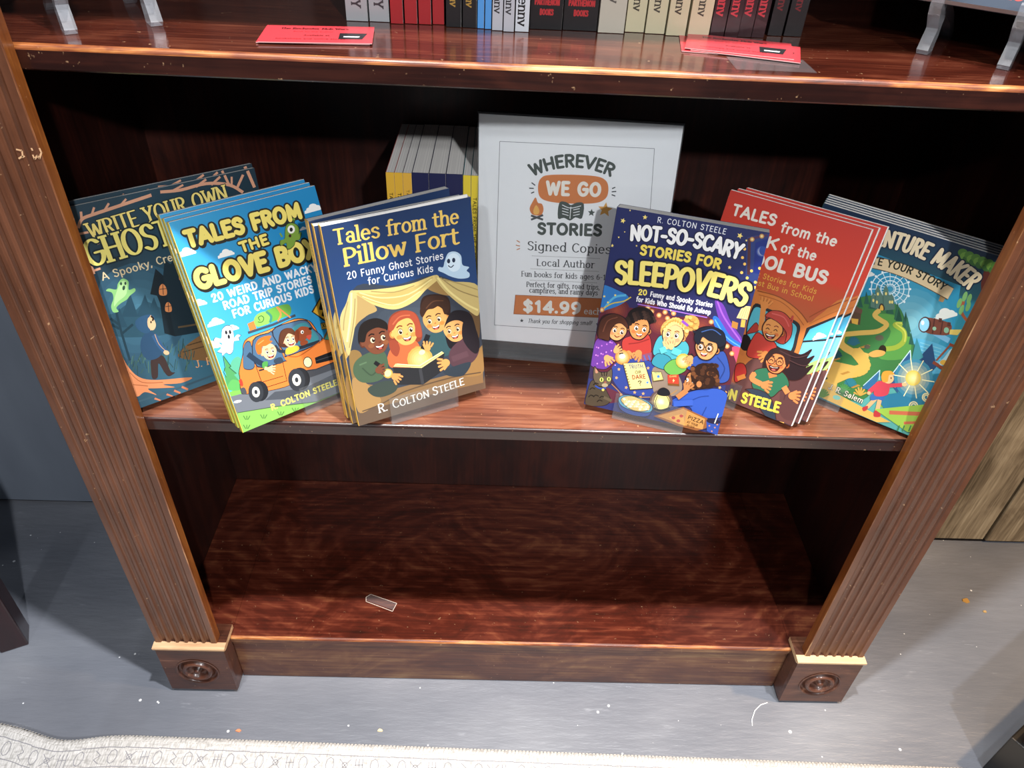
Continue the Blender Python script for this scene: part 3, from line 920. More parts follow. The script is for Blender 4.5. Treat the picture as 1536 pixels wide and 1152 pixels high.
# bed linen and rug
a.blob([(260, 560), (360, 490), (560, 500), (720, 600), (830, 720), (760, 790), (420, 780), (290, 690)], '33448c')
a.blob([(600, 560), (760, 570), (840, 690), (800, 780), (620, 780)], '8d7a6a')
a.poly([(30, 860), (60, 640), (260, 700), (420, 790), (760, 800), (1200, 700), (1140, 1120)], '2f3468')
a.poly([(180, 700), (320, 760), (420, 830), (240, 850)], '5e2c3a')
for x, y in ((320, 570), (300, 640), (380, 720), (450, 760), (520, 770), (420, 540), (560, 560), (1150, 720), (1200, 760), (340, 780), (1180, 800), (600, 620), (500, 800)):
    a.star(x, y, 15, 'e0a868', x % 40)
a.line([(260, 690), (310, 740), (360, 790), (430, 800), (700, 790), (800, 740)], 'b5803c', 6)
# curtains
a.blob([(150, 90), (160, -120), (330, -70), (400, -20), (330, 40), (220, 80)], '2f74b8')
a.line([(190, 80), (280, -20), (380, -40)], '54a8d0', 18)
a.line([(170, 85), (260, 30), (360, 10), (420, -25)], 'c8b04a', 10)
for x, y in ((230, 20), (290, -40), (200, -30)):
    a.star(x, y, 12, 'e8d468')
a.blob([(1110, 0), (1180, 40), (1240, 180), (1340, 330), (1330, 400), (1230, 330), (1150, 180)], '6a3aa0')
a.line([(1130, 10), (1190, 150), (1330, 350)], '9a5ac4', 14)
a.blob([(1095, 140), (1140, 150), (1240, 300), (1340, 370), (1310, 400), (1200, 330), (1110, 220)], '2f6ac0')
a.line([(1110, 160), (1200, 300), (1320, 385)], '5ea2e0', 10)
a.blob([(1250, 390), (1330, 400), (1300, 480), (1290, 520)], 'c84a68')
for x, y in ((590, 95), (650, 125), (720, 150), (770, 110), (1080, 180), (700, 100), (1210, 380), (1250, 440), (180, 80), (560, 60)):
    a.glow(x, y, 22, 'fff0b0', 'b86a34', 10)
# children, back to front
a.ol = ('20121c', 4)
a.blob([(350, 330), (440, 290), (560, 280), (590, 400), (560, 450), (420, 470), (360, 440)], 'b23a34')
a.line([(400, 360), (480, 350), (570, 320)], '8a2a28', 8)
a.poly([(420, 470), (590, 430), (590, 490), (480, 505)], '8a4a60')
for k in range(4):
    a.line([(450 + 38 * k, 455), (470 + 36 * k, 500)], '4a62b0', 10, False)
a.ell(500, 140, 112, 85, '1a1212')
a.face(487, 232, 92, 'd08a50', 12, (.25, .15), 'a8683a', (1, 1), mouth='open', brow='1a1212', cheek='c8703e', ol='2b1812')
for k in range(26):
    a.ell(395 + (k % 9) * 26 + (k // 9) * 8, 150 - 50 * math.sin((k % 9) / 8 * 3.1) + (k // 9) * 22, 19, 17, ('2a1c18', '1a1212', '3a2822')[k % 3])
a.hand(480, 440, 44, 'd08a50', 130)
a.hand(400, 440, 36, 'd08a50', 80)
# girl in purple pyjamas
a.blob([(90, 460), (140, 320), (230, 310), (290, 350), (330, 430), (270, 520), (200, 570), (90, 540)], '6a3a92')
for k in range(22):
    a.ell(115 + (k * 37) % 190, 340 + (k * 53) % 200, 6, 6, 'd08ad8' if k % 2 else 'b86ac8')
a.blob([(140, 250), (180, 140), (270, 110), (360, 140), (395, 200), (330, 250), (240, 330), (160, 310)], '3a1e16')
a.face(308, 248, 84, 'e0a066', 16, (.25, .25), 'b87a48', (1, 0), mouth='smile', brow='3a1e16', cheek='d88858', ol='2b1812')
a.blob([(150, 300), (170, 170), (260, 112), (350, 135), (396, 200), (390, 230), (340, 190), (290, 200), (250, 260), (240, 330), (190, 320)], '4a281c')
a.line([(190, 260), (230, 170), (310, 140)], '6e4030', 9)
a.hand(225, 480, 42, 'e0a066', 60)
# girl in turquoise with bun
a.blob([(600, 420), (650, 300), (760, 290), (880, 350), (890, 440), (800, 500), (640, 470)], '4aa6b2')
a.blob([(590, 520), (640, 440), (740, 470), (760, 560), (680, 570)], '3a8ea0')
a.blob([(690, 560), (760, 490), (860, 500), (870, 580), (760, 620)], '6aa84e')
a.ell(915, 190, 68, 66, 'cf9a50')
a.ell(780, 250, 118, 100, 'cf9a50')
a.face(765, 290, 96, 'ecb880', 10, (-.15, -.02), 'cf9058', (0, 1), mouth='none', brow='8a5a2c', cheek='e89a70', ol='5a3018')
for k in range(30):
    t_ = k / 29
    a.ell(690 + 190 * t_, 225 - 70 * math.sin(t_ * 3.1) + (k % 3) * 16, 17, 15, ('e2b264', 'c89044', 'eec67c')[k % 3])
for k in range(16):
    a.ell(880 + (k * 29) % 80, 140 + (k * 17) % 100, 16, 14, ('e2b264', 'c89044', 'd9a456')[k % 3])
a.line([(840, 170), (890, 210)], '8a4ab0', 22, False)
a.hand(715, 375, 40, 'ecb880', -70)
a.hand(750, 380, 38, 'ecb880', -100)
a.line([(660, 420), (710, 400)], '5fbcc4', 50, False)
a.line([(830, 440), (760, 410)], '5fbcc4', 54, False)
# boy with glasses and blue jumper
a.blob([(880, 560), (950, 460), (1060, 470), (1180, 420), (1230, 560), (1220, 660), (1130, 680), (1000, 600)], '34509c')
a.line([(1130, 470), (1190, 560), (1150, 650)], '253a78', 10)
a.blob([(940, 290), (980, 230), (1080, 215), (1180, 260), (1200, 360), (1150, 420), (980, 340)], '15171f')
a.face(1040, 390, 100, 'd69a60', 10, (-.25, .05), 'ac7040', (0, 1), mouth='open', brow='15171f', cheek='cc8450', glasses='1a1a1e', ol='2b1812')
a.blob([(940, 300), (975, 240), (1080, 215), (1180, 260), (1200, 350), (1150, 385), (1120, 350), (1060, 330), (1010, 300), (980, 360), (955, 350)], '1b1f2b')
for x in (960, 1000, 1050, 1100, 1150):
    a.poly([(x - 22, 270), (x - 35, 225 + abs(x - 1050) * .2), (x + 22, 262)], '1b1f2b')
a.line([(1000, 260), (1090, 240), (1160, 285)], '3a5a94', 8)
a.glow(850, 500, 62, 'fff8c0', 'c8a840', 14)
a.line([(930, 450), (880, 480)], '1d1d22', 30, False)
a.hand(905, 480, 40, 'd69a60', 130)
# torch of the girl
a.glow(350, 470, 62, 'fff2b0', 'c8863c', 14)
a.line([(325, 395), (342, 445)], '26323a', 32, False)
a.ell(348, 462, 26, 20, 'fff6c8')
a.hand(300, 415, 36, 'e0a066', -30)
# book, cards
a.poly([(352, 520), (530, 508), (602, 728), (410, 742)], '3a2416')
a.poly([(358, 522), (526, 512), (594, 722), (414, 734)], 'ecd98c')
for k in range(9):
    a.ell(368 + k * 6, 540 + k * 22, 6, 6, '8a7a4a')
a.text('TRUTH', ((404, 566), (522, 560)), 34, '2b4a7a', (.14, .14))
a.text('OR', ((455, 606), (505, 603)), 25, '3a2a20', (.14, .14))
a.text('DARE', ((432, 652), (542, 644)), 36, '9a2c28', (.14, .14))
a.text('?', ((480, 704), (514, 700)), 40, '2b2a28', (.16, .16))
a.star(555, 678, 15, '4a8ac8')
a.poly([(588, 586), (670, 588), (690, 660), (602, 672)], '5c4a2c')
a.poly([(592, 590), (666, 592), (684, 652), (606, 664)], 'd9cc7c')
a.star(645, 628, 18, '3a7ac0')
a.text('TRUTH', ((610, 605), (662, 602)), 13, '3a7a70', (.16, .16))
a.poly([(720, 615), (812, 612), (818, 708), (724, 700)], '7a4a20')
a.poly([(720, 615), (812, 612), (812, 690), (724, 684)], 'c0402c')
a.text('DARE', ((738, 636), (796, 632)), 14, 'ecc070', (.16, .16))
a.poly([(772, 645), (760, 664), (769, 664), (764, 680), (782, 658), (772, 658)], 'f0d890')
# curly boy from behind
a.blob([(750, 830), (840, 780), (960, 740), (1140, 730), (1220, 800), (1180, 960), (960, 960), (900, 880), (780, 880)], '3456b0')
a.line([(870, 850), (980, 800), (1060, 790)], '24408c', 9)
a.line([(1000, 960), (1040, 880)], '24408c', 9)
a.face(930, 665, 72, 'b87a48', 10, (-.75, 0), '96602f', (0, 1), mouth='none', brow='2a1a14', ol='2b1812', w=.85)
a.ell(1030, 622, 118, 108, '2e1a12')
for k in range(70):
    t_ = k / 69
    rr_, an = 30 + 105 * ((k * 37) % 70) / 70, 2.4 + k * 2.4
    a.ell(1030 + rr_ * math.cos(an), 622 + rr_ * .88 * math.sin(an), 19, 17, ('2e1a12', '4a2c1c', '6e4226', '3a2216')[k % 4])
a.ell(980, 690, 22, 26, 'b87a48')
a.hand(880, 720, 40, 'b87a48', -60)
a.line([(800, 800), (880, 740)], 'b87a48', 44, False)
a.line([(770, 850), (930, 840)], '3a5cb8', 46, False)
# lantern
a.glow(668, 830, 95, 'ffe9a0', '5e4a4a', 16)
a.blob([(610, 830), (640, 770), (710, 770), (742, 830), (720, 900), (640, 900)], 'f0dc88')
a.glow(665, 835, 40, 'fffde0', 'f0dc88', 12)
a.blob([(640, 770), (650, 735), (690, 718), (730, 740), (738, 775), (690, 785)], '1c1c20')
a.line([(606, 890), (670, 905), (740, 885)], '1c1c20', 18)
a.line([(640, 780), (622, 840), (640, 895)], '2a2a2c', 5)
a.line([(712, 780), (738, 840), (718, 895)], '2a2a2c', 5)
# popcorn
a.blob([(315, 830), (340, 900), (440, 945), (560, 950), (600, 880), (590, 850), (450, 800), (360, 780)], '2f4a8c')
a.blob([(318, 820), (340, 785), (430, 780), (560, 830), (598, 880), (570, 920), (450, 910), (350, 870)], '5a9cb4')
a.blob([(340, 825), (370, 790), (450, 790), (560, 845), (580, 885), (520, 912), (420, 895)], 'd9bc70')
for k in range(46):
    a.ell(362 + (k * 47) % 205, 806 + (k * 31) % 60 + ((k * 47) % 205) * .22, 11, 9, ('f6e8b4', 'ecd48c', 'fdf4d4')[k % 3])
# cat
a.blob([(60, 760), (100, 660), (180, 690), (230, 770), (250, 830), (190, 870), (50, 860)], '4a4032')
a.blob([(110, 640), (120, 545), (160, 590), (225, 590), (262, 565), (262, 650), (235, 700), (150, 705)], '5e5240')
a.blob([(128, 600), (128, 562), (150, 594)], 'b8846a')
for x, y in ((130, 690), (100, 730), (130, 790), (180, 800), (90, 790), (160, 830)):
    a.line([(x - 20, y + 8), (x, y - 8), (x + 24, y + 2)], '241e18', 8)
for k in (-24, 0, 24):
    a.line([(200 + k, 590), (200 + k * .7, 625)], '241e18', 7, False)
for x, y in ((178, 655), (238, 650)):
    a.ell(x, y, 16, 18, 'c8d468')
    a.ell(x, y, 5, 14, '14140f')
a.ell(208, 676, 10, 7, '9a5a4a')
a.ell(205, 700, 26, 16, 'a89878')
a.line([(125, 705), (170, 728), (215, 722)], '2f4a9c', 13)
a.ell(190, 738, 11, 11, 'e0c060')
a.line([(195, 800), (260, 830)], '5e5240', 24, False)
# pizza and cup
a.poly([(605, 950), (850, 876), (1050, 970), (1040, 1050), (960, 1080), (800, 1030)], '8a5630')
a.poly([(640, 950), (850, 890), (1030, 975), (1010, 1060), (830, 1020)], 'c08a4c')
a.poly([(730, 960), (850, 930), (862, 1030), (780, 1000)], 'd9a04c')
for x, y in ((770, 965), (810, 990), (835, 950)):
    a.ell(x, y, 16, 13, 'b83a28')
a.text('PIZZA', ((884, 975), (1012, 1020)), 34, '3a2414', (.15, .15))
a.text('AT YOUR', ((878, 1005), (966, 1038)), 20, '5a3418', (.15, .15))
a.text('RISK', ((878, 1034), (940, 1054)), 18, '5a3418', (.15, .15))
a.poly([(1040, 985), (1155, 1000), (1140, 1110), (1045, 1075)], '2f4a9c')
a.ell(1098, 995, 58, 20, '24203a', 8)
for x, y in ((1065, 1030), (1110, 1045), (1085, 1075), (1130, 1020)):
    a.star(x, y, 9, 'd08a58')
a.line([(1138, 930), (1108, 1010)], 'dcdccf', 9, False)
# lamp, window, stars
a.ol = None
a.guide(860, 290, 3.113)
a.poly([(812, 205), (935, 175), (900, 470), (800, 470)], '2a3a70')
a.poly([(850, 230), (925, 210), (880, 380), (840, 370)], '1d2c74')
a.line([(818, 215), (905, 195)], '4a3050', 12, False)
a.line([(822, 210), (818, 380)], '4a2c34', 14, False)
a.glow(880, 272, 26, 'e8eef8', '2c448c', 14)
a.ell(886, 268, 18, 21, '2c448c')
for x, y in ((800, 330), (850, 415), (832, 362), (870, 350), (848, 440), (790, 300), (800, 260), (786, 370), (812, 395)):
    a.ell(x, y, 7, 7, 'f0c060')
for x, y in ((790, 250), (835, 215), (880, 200)):
    a.glow(x, y, 12, 'fff0b0', 'a06a34', 8)
a.poly([(762, 582), (790, 525), (838, 530), (825, 592)], 'ecd08c')
for k in range(5):
    a.line([(772 + k * 12, 584), (797 + k * 8, 530)], 'b08a4a', 2, False)
a.line([(795, 590), (790, 625)], 'd9a84c', 20, False)
a.poly([(742, 595), (770, 605), (765, 635), (738, 625)], 'b07838')
for x, y, q in ((232, 128, 13), (335, 112, 12), (778, 198, 15), (730, 346, 10), (182, 244, 8), (265, 80, 5), (212, 205, 5), (303, 143, 4), (350, 82, 4), (808, 220, 6), (240, 180, 4), (295, 245, 5)):
    a.star(x, y, q, 'f0d878', x % 30)
a.line([(300, 517), (450, 545), (625, 580)], '9a6ac8', 5)
a.star(455, 547, 7, 'f0d8a0', 0, 4, .3)
# lettering
a.text('R. COLTON STEELE', ((391, 137), (549, 162), (710, 193)), 28, 'e4e6ea', (.12, .12), gap=18)
a.text('NOT-SO-SCARY', ((262, 222), (530, 252), (775, 312)), 80, 'f0f0ee', (.2, .2), '1a1c3c', .06, gap=9, jit=.03)
a.text('STORIES FOR', ((308, 290), (500, 318), (684, 357)), 53, 'ecd560', (.22, .22), '1a1c3c', .07, gap=13, jit=.03)
a.text('SLEEPOVERS', ((192, 425), (500, 456), (800, 535)), 118, 'f4e27a', (.19, .17), '15162e', .07, gap=8, jit=.03)
a.text('20', ((302, 474), (344, 478)), 29, 'f0dc66', (.2, .2))
a.text('Funny and Spooky Stories', ((357, 482), (648, 534)), 26, 'ecebf0', (.17, .17), gap=13)
a.text('for Kids Who Should Be Asleep', ((292, 505), (640, 568)), 26, 'ecebf0', (.17, .17), gap=13)

# ---- red cover: inside of a bus with laughing children
a = ART['bus'] = Art(*PLACE['bus'])
a.grid(lambda u, v: mixc('d2432f', 'c23a30', (v - .75) * 4) if v > .72 else mixc('b0603a', 'cc4a30', (v - .5) * 4.5) if v > .1 else '53323a')
a.guide(1090, 420, 5.006)
a.blob([(60, 60), (230, 70), (420, 140), (560, 250), (620, 320), (700, 260), (900, 160), (900, 700), (500, 800), (60, 600)], 'cf7a3c', 5)
a.line([(230, 80), (400, 130), (540, 230), (610, 320)], '8f4a26', 9)
a.line([(240, 110), (400, 160), (510, 250), (580, 340)], 'a85a2c', 6)
a.line([(620, 280), (720, 225), (860, 165)], '9a4a28', 8)
a.line([(620, 330), (740, 270), (860, 220)], 'b86a34', 6)
a.blob([(200, 190), (300, 210), (440, 270), (545, 330), (540, 420), (490, 560), (360, 500), (150, 450)], '2a2c30', 5)
a.blob([(205, 215), (300, 235), (430, 290), (520, 345), (515, 420), (470, 540), (350, 480), (160, 430)], '58b4c4', 5)
a.poly([(600, 360), (860, 280), (780, 560), (690, 720), (540, 560)], '2c2a2c')
a.poly([(625, 370), (850, 300), (775, 450), (575, 455)], '56b8de')
a.poly([(572, 470), (770, 465), (690, 690), (620, 700), (540, 560)], '7ac8e4')
cloud(a, 700, 420, 46, 'eef2f2')
a.poly([(560, 650), (700, 600), (680, 700), (600, 720)], 'a8cc74')
# seats
a.blob([(130, 650), (220, 580), (330, 580), (560, 700), (640, 720), (600, 900), (480, 1100), (50, 1000), (60, 800)], '66403c')
a.blob([(420, 760), (520, 700), (610, 720), (590, 900), (500, 1050), (400, 1000)], '5a3836')
a.line([(340, 590), (470, 690), (430, 900)], '4a2c2c', 8)
a.poly([(30, 930), (480, 1090), (470, 1130), (20, 1000)], '3e2c34')
# child behind with dark hair and red shirt
a.ol = ('3e1c16', 5)
a.blob([(60, 760), (70, 640), (130, 630), (150, 700), (110, 750)], 'b8342e')
a.ell(140, 470, 44, 62, '1f1716')
a.ell(118, 548, 18, 20, 'c8743c')
a.line([(80, 740), (140, 720)], 'd9843e', 34, False)
# red-haired girl waving
a.blob([(150, 400), (220, 320), (240, 380), (180, 400)], 'a83a30')
a.blob([(150, 560), (220, 400), (290, 430), (370, 480), (360, 560), (260, 590)], 'c23e34')
a.line([(255, 380), (268, 280), (275, 210)], 'd98a48', 40)
a.hand(285, 190, 44, 'd98a48', -65, '8a4a20')
a.blob([(300, 260), (350, 230), (430, 250), (490, 330), (480, 420), (430, 480), (360, 450), (300, 340)], 'a83a30')
a.face(345, 375, 84, 'dd9450', 12, (-.2, 0), 'b86a34', (0, 1), eye='shut', mouth='big', brow='7a2a20', cheek='d2703c', ol='5a2a18')
a.blob([(290, 270), (340, 230), (430, 245), (490, 320), (485, 420), (440, 470), (450, 400), (400, 330), (340, 290)], 'b8443a')
a.line([(340, 250), (430, 280), (470, 350)], 'd0605a', 9)
a.line([(480, 300), (500, 270), (490, 320)], 'b8443a', 10)
a.hand(290, 560, 42, 'd98a48', 160, '8a4a20')
# girl with glasses and green shirt
a.blob([(270, 650), (300, 560), (370, 510), (470, 530), (560, 560), (640, 520), (600, 590), (660, 570), (590, 660), (650, 640), (560, 740), (470, 750), (420, 690), (300, 690)], '2a1a1c', 4)
a.blob([(190, 780), (210, 680), (320, 660), (430, 700), (470, 790), (400, 830), (330, 880), (220, 830)], '2f6a4c')
a.blob([(140, 820), (230, 820), (330, 880), (370, 1060), (290, 1020), (180, 850)], '2f3a48')
a.line([(340, 690), (350, 730)], 'd27a44', 60, False)
a.face(375, 612, 90, 'd9844c', 12, (-.2, 0), 'b05e30', (0, 1), eye='shut', mouth='big', brow='2a1a1c', cheek='c8663a', glasses='2a1a1c', ol='5a2a18')
a.blob([(290, 580), (330, 530), (390, 508), (460, 540), (480, 600), (450, 640), (430, 570), (360, 550), (310, 600)], '33201f')
a.line([(400, 530), (520, 580), (620, 560)], '4a3030', 8)
a.line([(470, 600), (560, 640), (620, 640)], '4a3030', 8)
a.line([(210, 700), (190, 740), (260, 780)], 'd9844c', 40)
a.hand(285, 790, 42, 'd9844c', 20, '8a4a20')
a.line([(430, 800), (460, 850)], 'd9844c', 42, False)
a.hand(495, 870, 44, 'd9844c', 15, '8a4a20')
a.line([(390, 1075), (430, 1075)], 'd2a050', 14, False)
# lettering
a.ol = None
a.guide(1070, 270, 3.033)
a.text('TALES', ((80, 160), (278, 213)), 58, 'ece4d8', (.2, .2), gap=12)
a.text('from the', ((302, 238), (555, 306)), 53, 'ece4d8', (.17, .17), gap=10)
a.text('BACK', ((60, 257), (285, 322)), 58, 'ece4d8', (.2, .2), gap=12)
a.text('of the', ((302, 328), (462, 370)), 50, 'ece4d8', (.17, .17), gap=10)
a.text('SCHOOL BUS', ((20, 345), (510, 480)), 68, 'ece4d8', (.22, .22), gap=11)
a.text('Short Stories for Kids', ((130, 421), (466, 520)), 27, 'e2a848', (.13, .13), gap=13)
a.text('Wildest Bus in School', ((122, 456), (450, 553)), 27, 'e2a848', (.13, .13), gap=13)
a.text('R. COLTON STEELE', ((-150, 935), (298, 1062)), 52, 'ecd64c', (.2, .2), gap=12)

# ---- dark teal cover: hooded child before a haunted house
a = ART['ghost'] = Art(*PLACE['ghost'])
a.grid(lambda u, v: mixc('1f3440', mixc('3e6c80', '26404e', (v - .3) * 2.2), 1 - abs(u - .35) * 1.6))
a.guide(100, 360, 4.43)
a.glow(480, 480, 330, '4a7c90', '32566a', 18)
a.blob([(250, 520), (330, 480), (400, 430), (450, 470), (520, 410), (600, 440), (700, 500), (700, 620), (300, 640)], '2c5060', 4)
for x, y, h_ in ((520, 450, 90), (420, 450, 100), (580, 460, 80), (350, 520, 70)):
    a.poly([(x, y - h_), (x + 55, y + 60), (x - 55, y + 60)], '274858')
# house
a.poly([(555, 360), (590, 190), (700, 290), (690, 310), (720, 330), (720, 640), (650, 620), (620, 420), (600, 370)], '15222a')
a.poly([(640, 250), (650, 130), (690, 160), (720, 120), (860, 160), (960, 600), (720, 640)], '1a2a32')
for x, y, q in ((640, 330, 1.0), (676, 445, .85), (770, 235, .9)):
    a.blob([(x - 22 * q, y + 34 * q), (x - 24 * q, y - 15 * q), (x - 4, y - 38 * q), (x + 20 * q, y - 15 * q), (x + 24 * q, y + 34 * q)], 'd98a54')
    a.line([(x - 2, y - 36 * q), (x + 2, y + 34 * q)], '15222a', 4, False)
    a.line([(x - 24 * q, y - 2), (x + 24 * q, y - 8)], '15222a', 4, False)
a.blob([(740, 760), (820, 680), (960, 600), (1040, 640), (1080, 800), (900, 800), (780, 790)], '7a5a38')
for k in range(10):
    a.line([(770 + k * 22, 745 - k * 6), (800 + k * 22, 738 - k * 6)], '4a3824', 6, False)
    a.line([(800 + k * 20, 700 - k * 6), (830 + k * 20, 694 - k * 6)], '4a3824', 6, False)
a.line([(740, 580), (860, 560), (900, 540)], '5a4a34', 12)
# grass
rg = random.Random(3)
for k in range(70):
    x = rg.uniform(340, 860)
    y = 900 - (x - 500) * .16 + rg.uniform(-130, 20)
    a.line([(x, y), (x + rg.uniform(-26, 26), y - rg.uniform(30, 80))], ('3a5a54', '2a4648', '4c6e60')[k % 3], 5, False)
for pts in ([(330, 480), (360, 600), (420, 800)], [(345, 560), (290, 520)], [(370, 620), (440, 560)], [(350, 590), (300, 560)]):
    a.line(pts, '1f3a46', 16)
# child
a.blob([(565, 790), (640, 770), (690, 870), (720, 880), (680, 905), (650, 880), (610, 820), (605, 910), (570, 920), (560, 850)], '3a2c2a')
a.blob([(495, 660), (540, 610), (590, 625), (640, 720), (610, 780), (540, 795), (495, 740)], '2b4a66')
a.line([(580, 630), (620, 700), (655, 740)], '33567a', 36)
a.line([(585, 625), (612, 690), (655, 735)], 'c8a078', 4)
a.ell(662, 748, 20, 15, 'd9b48a', 20)
a.blob([(455, 545), (490, 510), (550, 495), (585, 520), (560, 600), (520, 620), (470, 590)], '2f5270')
a.blob([(540, 520), (570, 515), (590, 550), (590, 580), (570, 600), (540, 575)], 'dcb88c')
a.line([(560, 500), (538, 545), (560, 600)], 'd9b48a', 6)
a.ell(560, 545, 5, 8, '1d1a1a')
a.line([(560, 505), (575, 520), (570, 535)], '2a2420', 12)
# green ghost
a.blob([(340, 290), (370, 256), (410, 275), (412, 330), (450, 320), (455, 340), (420, 370), (400, 395), (360, 420), (330, 450), (345, 475), (310, 480), (295, 440), (310, 390), (300, 350), (262, 338), (280, 322), (330, 328)], '8ec87c', 5)
a.blob([(350, 300), (375, 270), (400, 285), (395, 360), (340, 410), (315, 440), (320, 380)], 'b2dc98', 5)
a.ell(361, 290, 7, 11, '2c4a3c')
a.ell(390, 288, 7, 11, '2c4a3c')
a.ell(379, 318, 9, 16, '2c4a3c', 10)
# roots and branches framing the page
a.blob([(340, 720), (400, 830), (480, 910), (600, 930), (830, 912), (760, 950), (640, 960), (720, 978), (600, 985), (540, 990), (600, 1030), (520, 1010), (470, 1040), (420, 1000)], 'd98a5c', 4)
a.line([(420, 880), (500, 945), (640, 945)], 'a8603a', 5)
a.line([(440, 960), (540, 970)], 'a8603a', 5)
a.line([(430, 1090), (700, 1000), (1100, 850)], '3a5866', 12, False)
for x, y in ((610, 1062), (690, 1035), (740, 1010), (790, 985)):
    a.line([(x - 26, y - 10), (x + 16, y + 8)], 'c87a58', 14, False)
a.guide(80, 220, 2.6175)
for pts, w_ in (([(98, 320), (112, 285), (160, 265), (250, 235), (385, 190)], 13), ([(112, 290), (108, 255)], 10), ([(150, 270), (160, 238)], 9), ([(200, 252), (218, 222)], 9), ([(262, 232), (286, 205)], 8), ([(320, 212), (350, 198)], 7), ([(90, 345), (140, 335)], 9), ([(172, 382), (210, 362)], 8), ([(420, 178), (500, 170), (600, 145), (690, 150), (745, 180)], 12), ([(560, 158), (600, 128)], 9), ([(620, 150), (655, 118)], 9), ([(690, 150), (672, 112)], 10), ([(720, 165), (745, 110)], 10), ([(700, 150), (700, 118)], 8), ([(790, 160), (762, 95)], 12), ([(470, 172), (510, 150)], 8), ([(150, 490), (185, 478)], 9), ([(140, 440), (160, 500)], 10)):
    a.line(pts, 'd29a7c', w_)
a.text('WRITE YOUR OWN', ((148, 366), (690, 208)), 62, 'ecd77c', (.15, .08), '14242c', .05, serif=True, gap=8)
a.text('GHOST STORY', ((140, 478), (790, 290)), 98, 'ecde7a', (.16, .08), '14242c', .06, serif=True, gap=4)
a.text('A Spooky, Creative, Fun Book', ((194, 527), (750, 368)), 30, 'dcc9a0', (.15, .12), gap=10)
a.text('J. R. Salem', ((560, 870), (760, 812)), 28, 'd9a070', (.14, .08), serif=True)

# ---- teal cover: child on a path to a hill-top castle
a = ART['adv'] = Art(*PLACE['adv'])
a.grid(lambda u, v: mixc('2a5a64', '1d2f48', (v - .75) * 4) if v > .75 else mixc('5aa8a0', '2a86a4', (v - .2) * 1.8))
a.guide(1210, 380, 4.1125)
a.poly([(290, 80), (420, 0), (950, 200), (1000, 700), (800, 760), (260, 300)], '2f8fb4')
a.glow(640, 430, 260, '8cc4cc', '3a94b4', 18)
cloud(a, 375, 130, 42, 'dfe6e2')
cloud(a, 860, 375, 66, 'e6ece6')
a.blob([(640, 530), (840, 570), (900, 640), (820, 740), (660, 700)], '5aaed0')
for k in range(5):
    a.line([(700, 550 + 22 * k), (830, 590 + 22 * k)], '8accdc', 4, False)
# wheel
for r_ in (118, 86, 58, 34):
    a.line([(515 + r_ * math.cos(R(18 * k)), 220 + r_ * .9 * math.sin(R(18 * k))) for k in range(21)], 'd8eef2', 6, False)
for k in range(16):
    c_, s_ = math.cos(R(22.5 * k)), math.sin(R(22.5 * k))
    a.line([(515 + 20 * c_, 220 + 18 * s_), (515 + 124 * c_, 220 + 112 * s_)], 'd8eef2', 4, False)
    a.ell(515 + 124 * c_, 220 + 112 * s_, 7, 7, 'e6f4f4')
# hill
a.blob([(250, 320), (380, 260), (480, 280), (570, 330), (620, 440), (660, 560), (680, 700), (440, 760), (350, 900), (60, 860), (160, 640), (200, 480)], '3f7a42', 5)
a.blob([(420, 380), (560, 390), (640, 500), (620, 640), (440, 640), (520, 480)], '5a9a48', 5)
for k in range(16):
    x = 400 + (k * 53) % 260
    y = 270 + (x - 400) ** 2 / 330 if x > 430 else 280
    a.poly([(x - 20, y + 60), (x, y - 20 - (k * 7) % 30), (x + 22, y + 64)], ('2c5c48', '24503f', '356a4e')[k % 3])
for x, y in ((300, 310), (330, 290), (370, 270), (280, 350), (600, 420), (625, 470), (645, 520), (665, 590)):
    a.poly([(x - 16, y + 40), (x, y - 34), (x + 18, y + 44)], '2c5c4c')
# castle and hut
a.poly([(395, 330), (400, 262), (412, 240), (424, 262), (424, 232), (440, 196), (456, 232), (470, 262), (476, 222), (490, 190), (504, 225), (508, 262), (524, 250), (538, 268), (545, 345), (470, 352)], '587a6c')
a.line([(424, 262), (424, 335)], '3e5c54', 4, False)
a.line([(472, 262), (474, 340)], '3e5c54', 4, False)
for x, y in ((440, 250), (412, 290), (434, 300), (490, 248), (514, 300), (528, 300)):
    a.ell(x, y, 6, 10, 'ecd67c')
a.blob([(446, 348), (450, 318), (463, 308), (478, 322), (480, 350)], '3a3430')
a.blob([(453, 348), (456, 324), (464, 318), (472, 328), (473, 350)], 'e0b04c')
a.poly([(255, 350), (340, 340), (330, 440), (260, 430)], '5a4636')
a.poly([(245, 350), (300, 320), (345, 350), (340, 372)], '6a4c40')
a.poly([(275, 400), (320, 405), (315, 440), (280, 430)], 'e0b04c')
# path
a.line([(450, 350), (420, 380), (455, 410), (495, 440), (440, 480), (330, 490), (220, 500)], 'd9b45c', 30)
a.line([(220, 500), (215, 560), (290, 610), (380, 640)], 'd9b45c', 44)
a.line([(300, 600), (360, 680), (330, 720), (230, 740), (180, 760)], 'd4ad54', 72)
a.poly([(150, 660), (330, 700), (280, 760), (190, 800), (180, 860), (520, 1040), (420, 1060), (60, 890)], 'd6ae58')
for k in range(34):
    x, y = 130 + (k * 61) % 250, 560 + (k * 83) % 330
    a.line([(x, y), (x + 18, y + 7)], 'b8863c', 4, False)
# pipe
a.line([(590, 438), (545, 440), (600, 480), (600, 540), (550, 580), (470, 590)], '9aae3e', 30)
a.line([(590, 430), (550, 432), (606, 480), (606, 545)], 'c8cc5a', 8)
a.ell(468, 596, 24, 32, '2c2416', 10)
a.blob([(380, 620), (430, 595), (485, 605), (470, 630), (410, 640)], 'd2a456')
for x, y, q in ((450, 520, 26), (375, 575, 18)):
    a.ell(x, y, q, q * .7, '5c5a48')
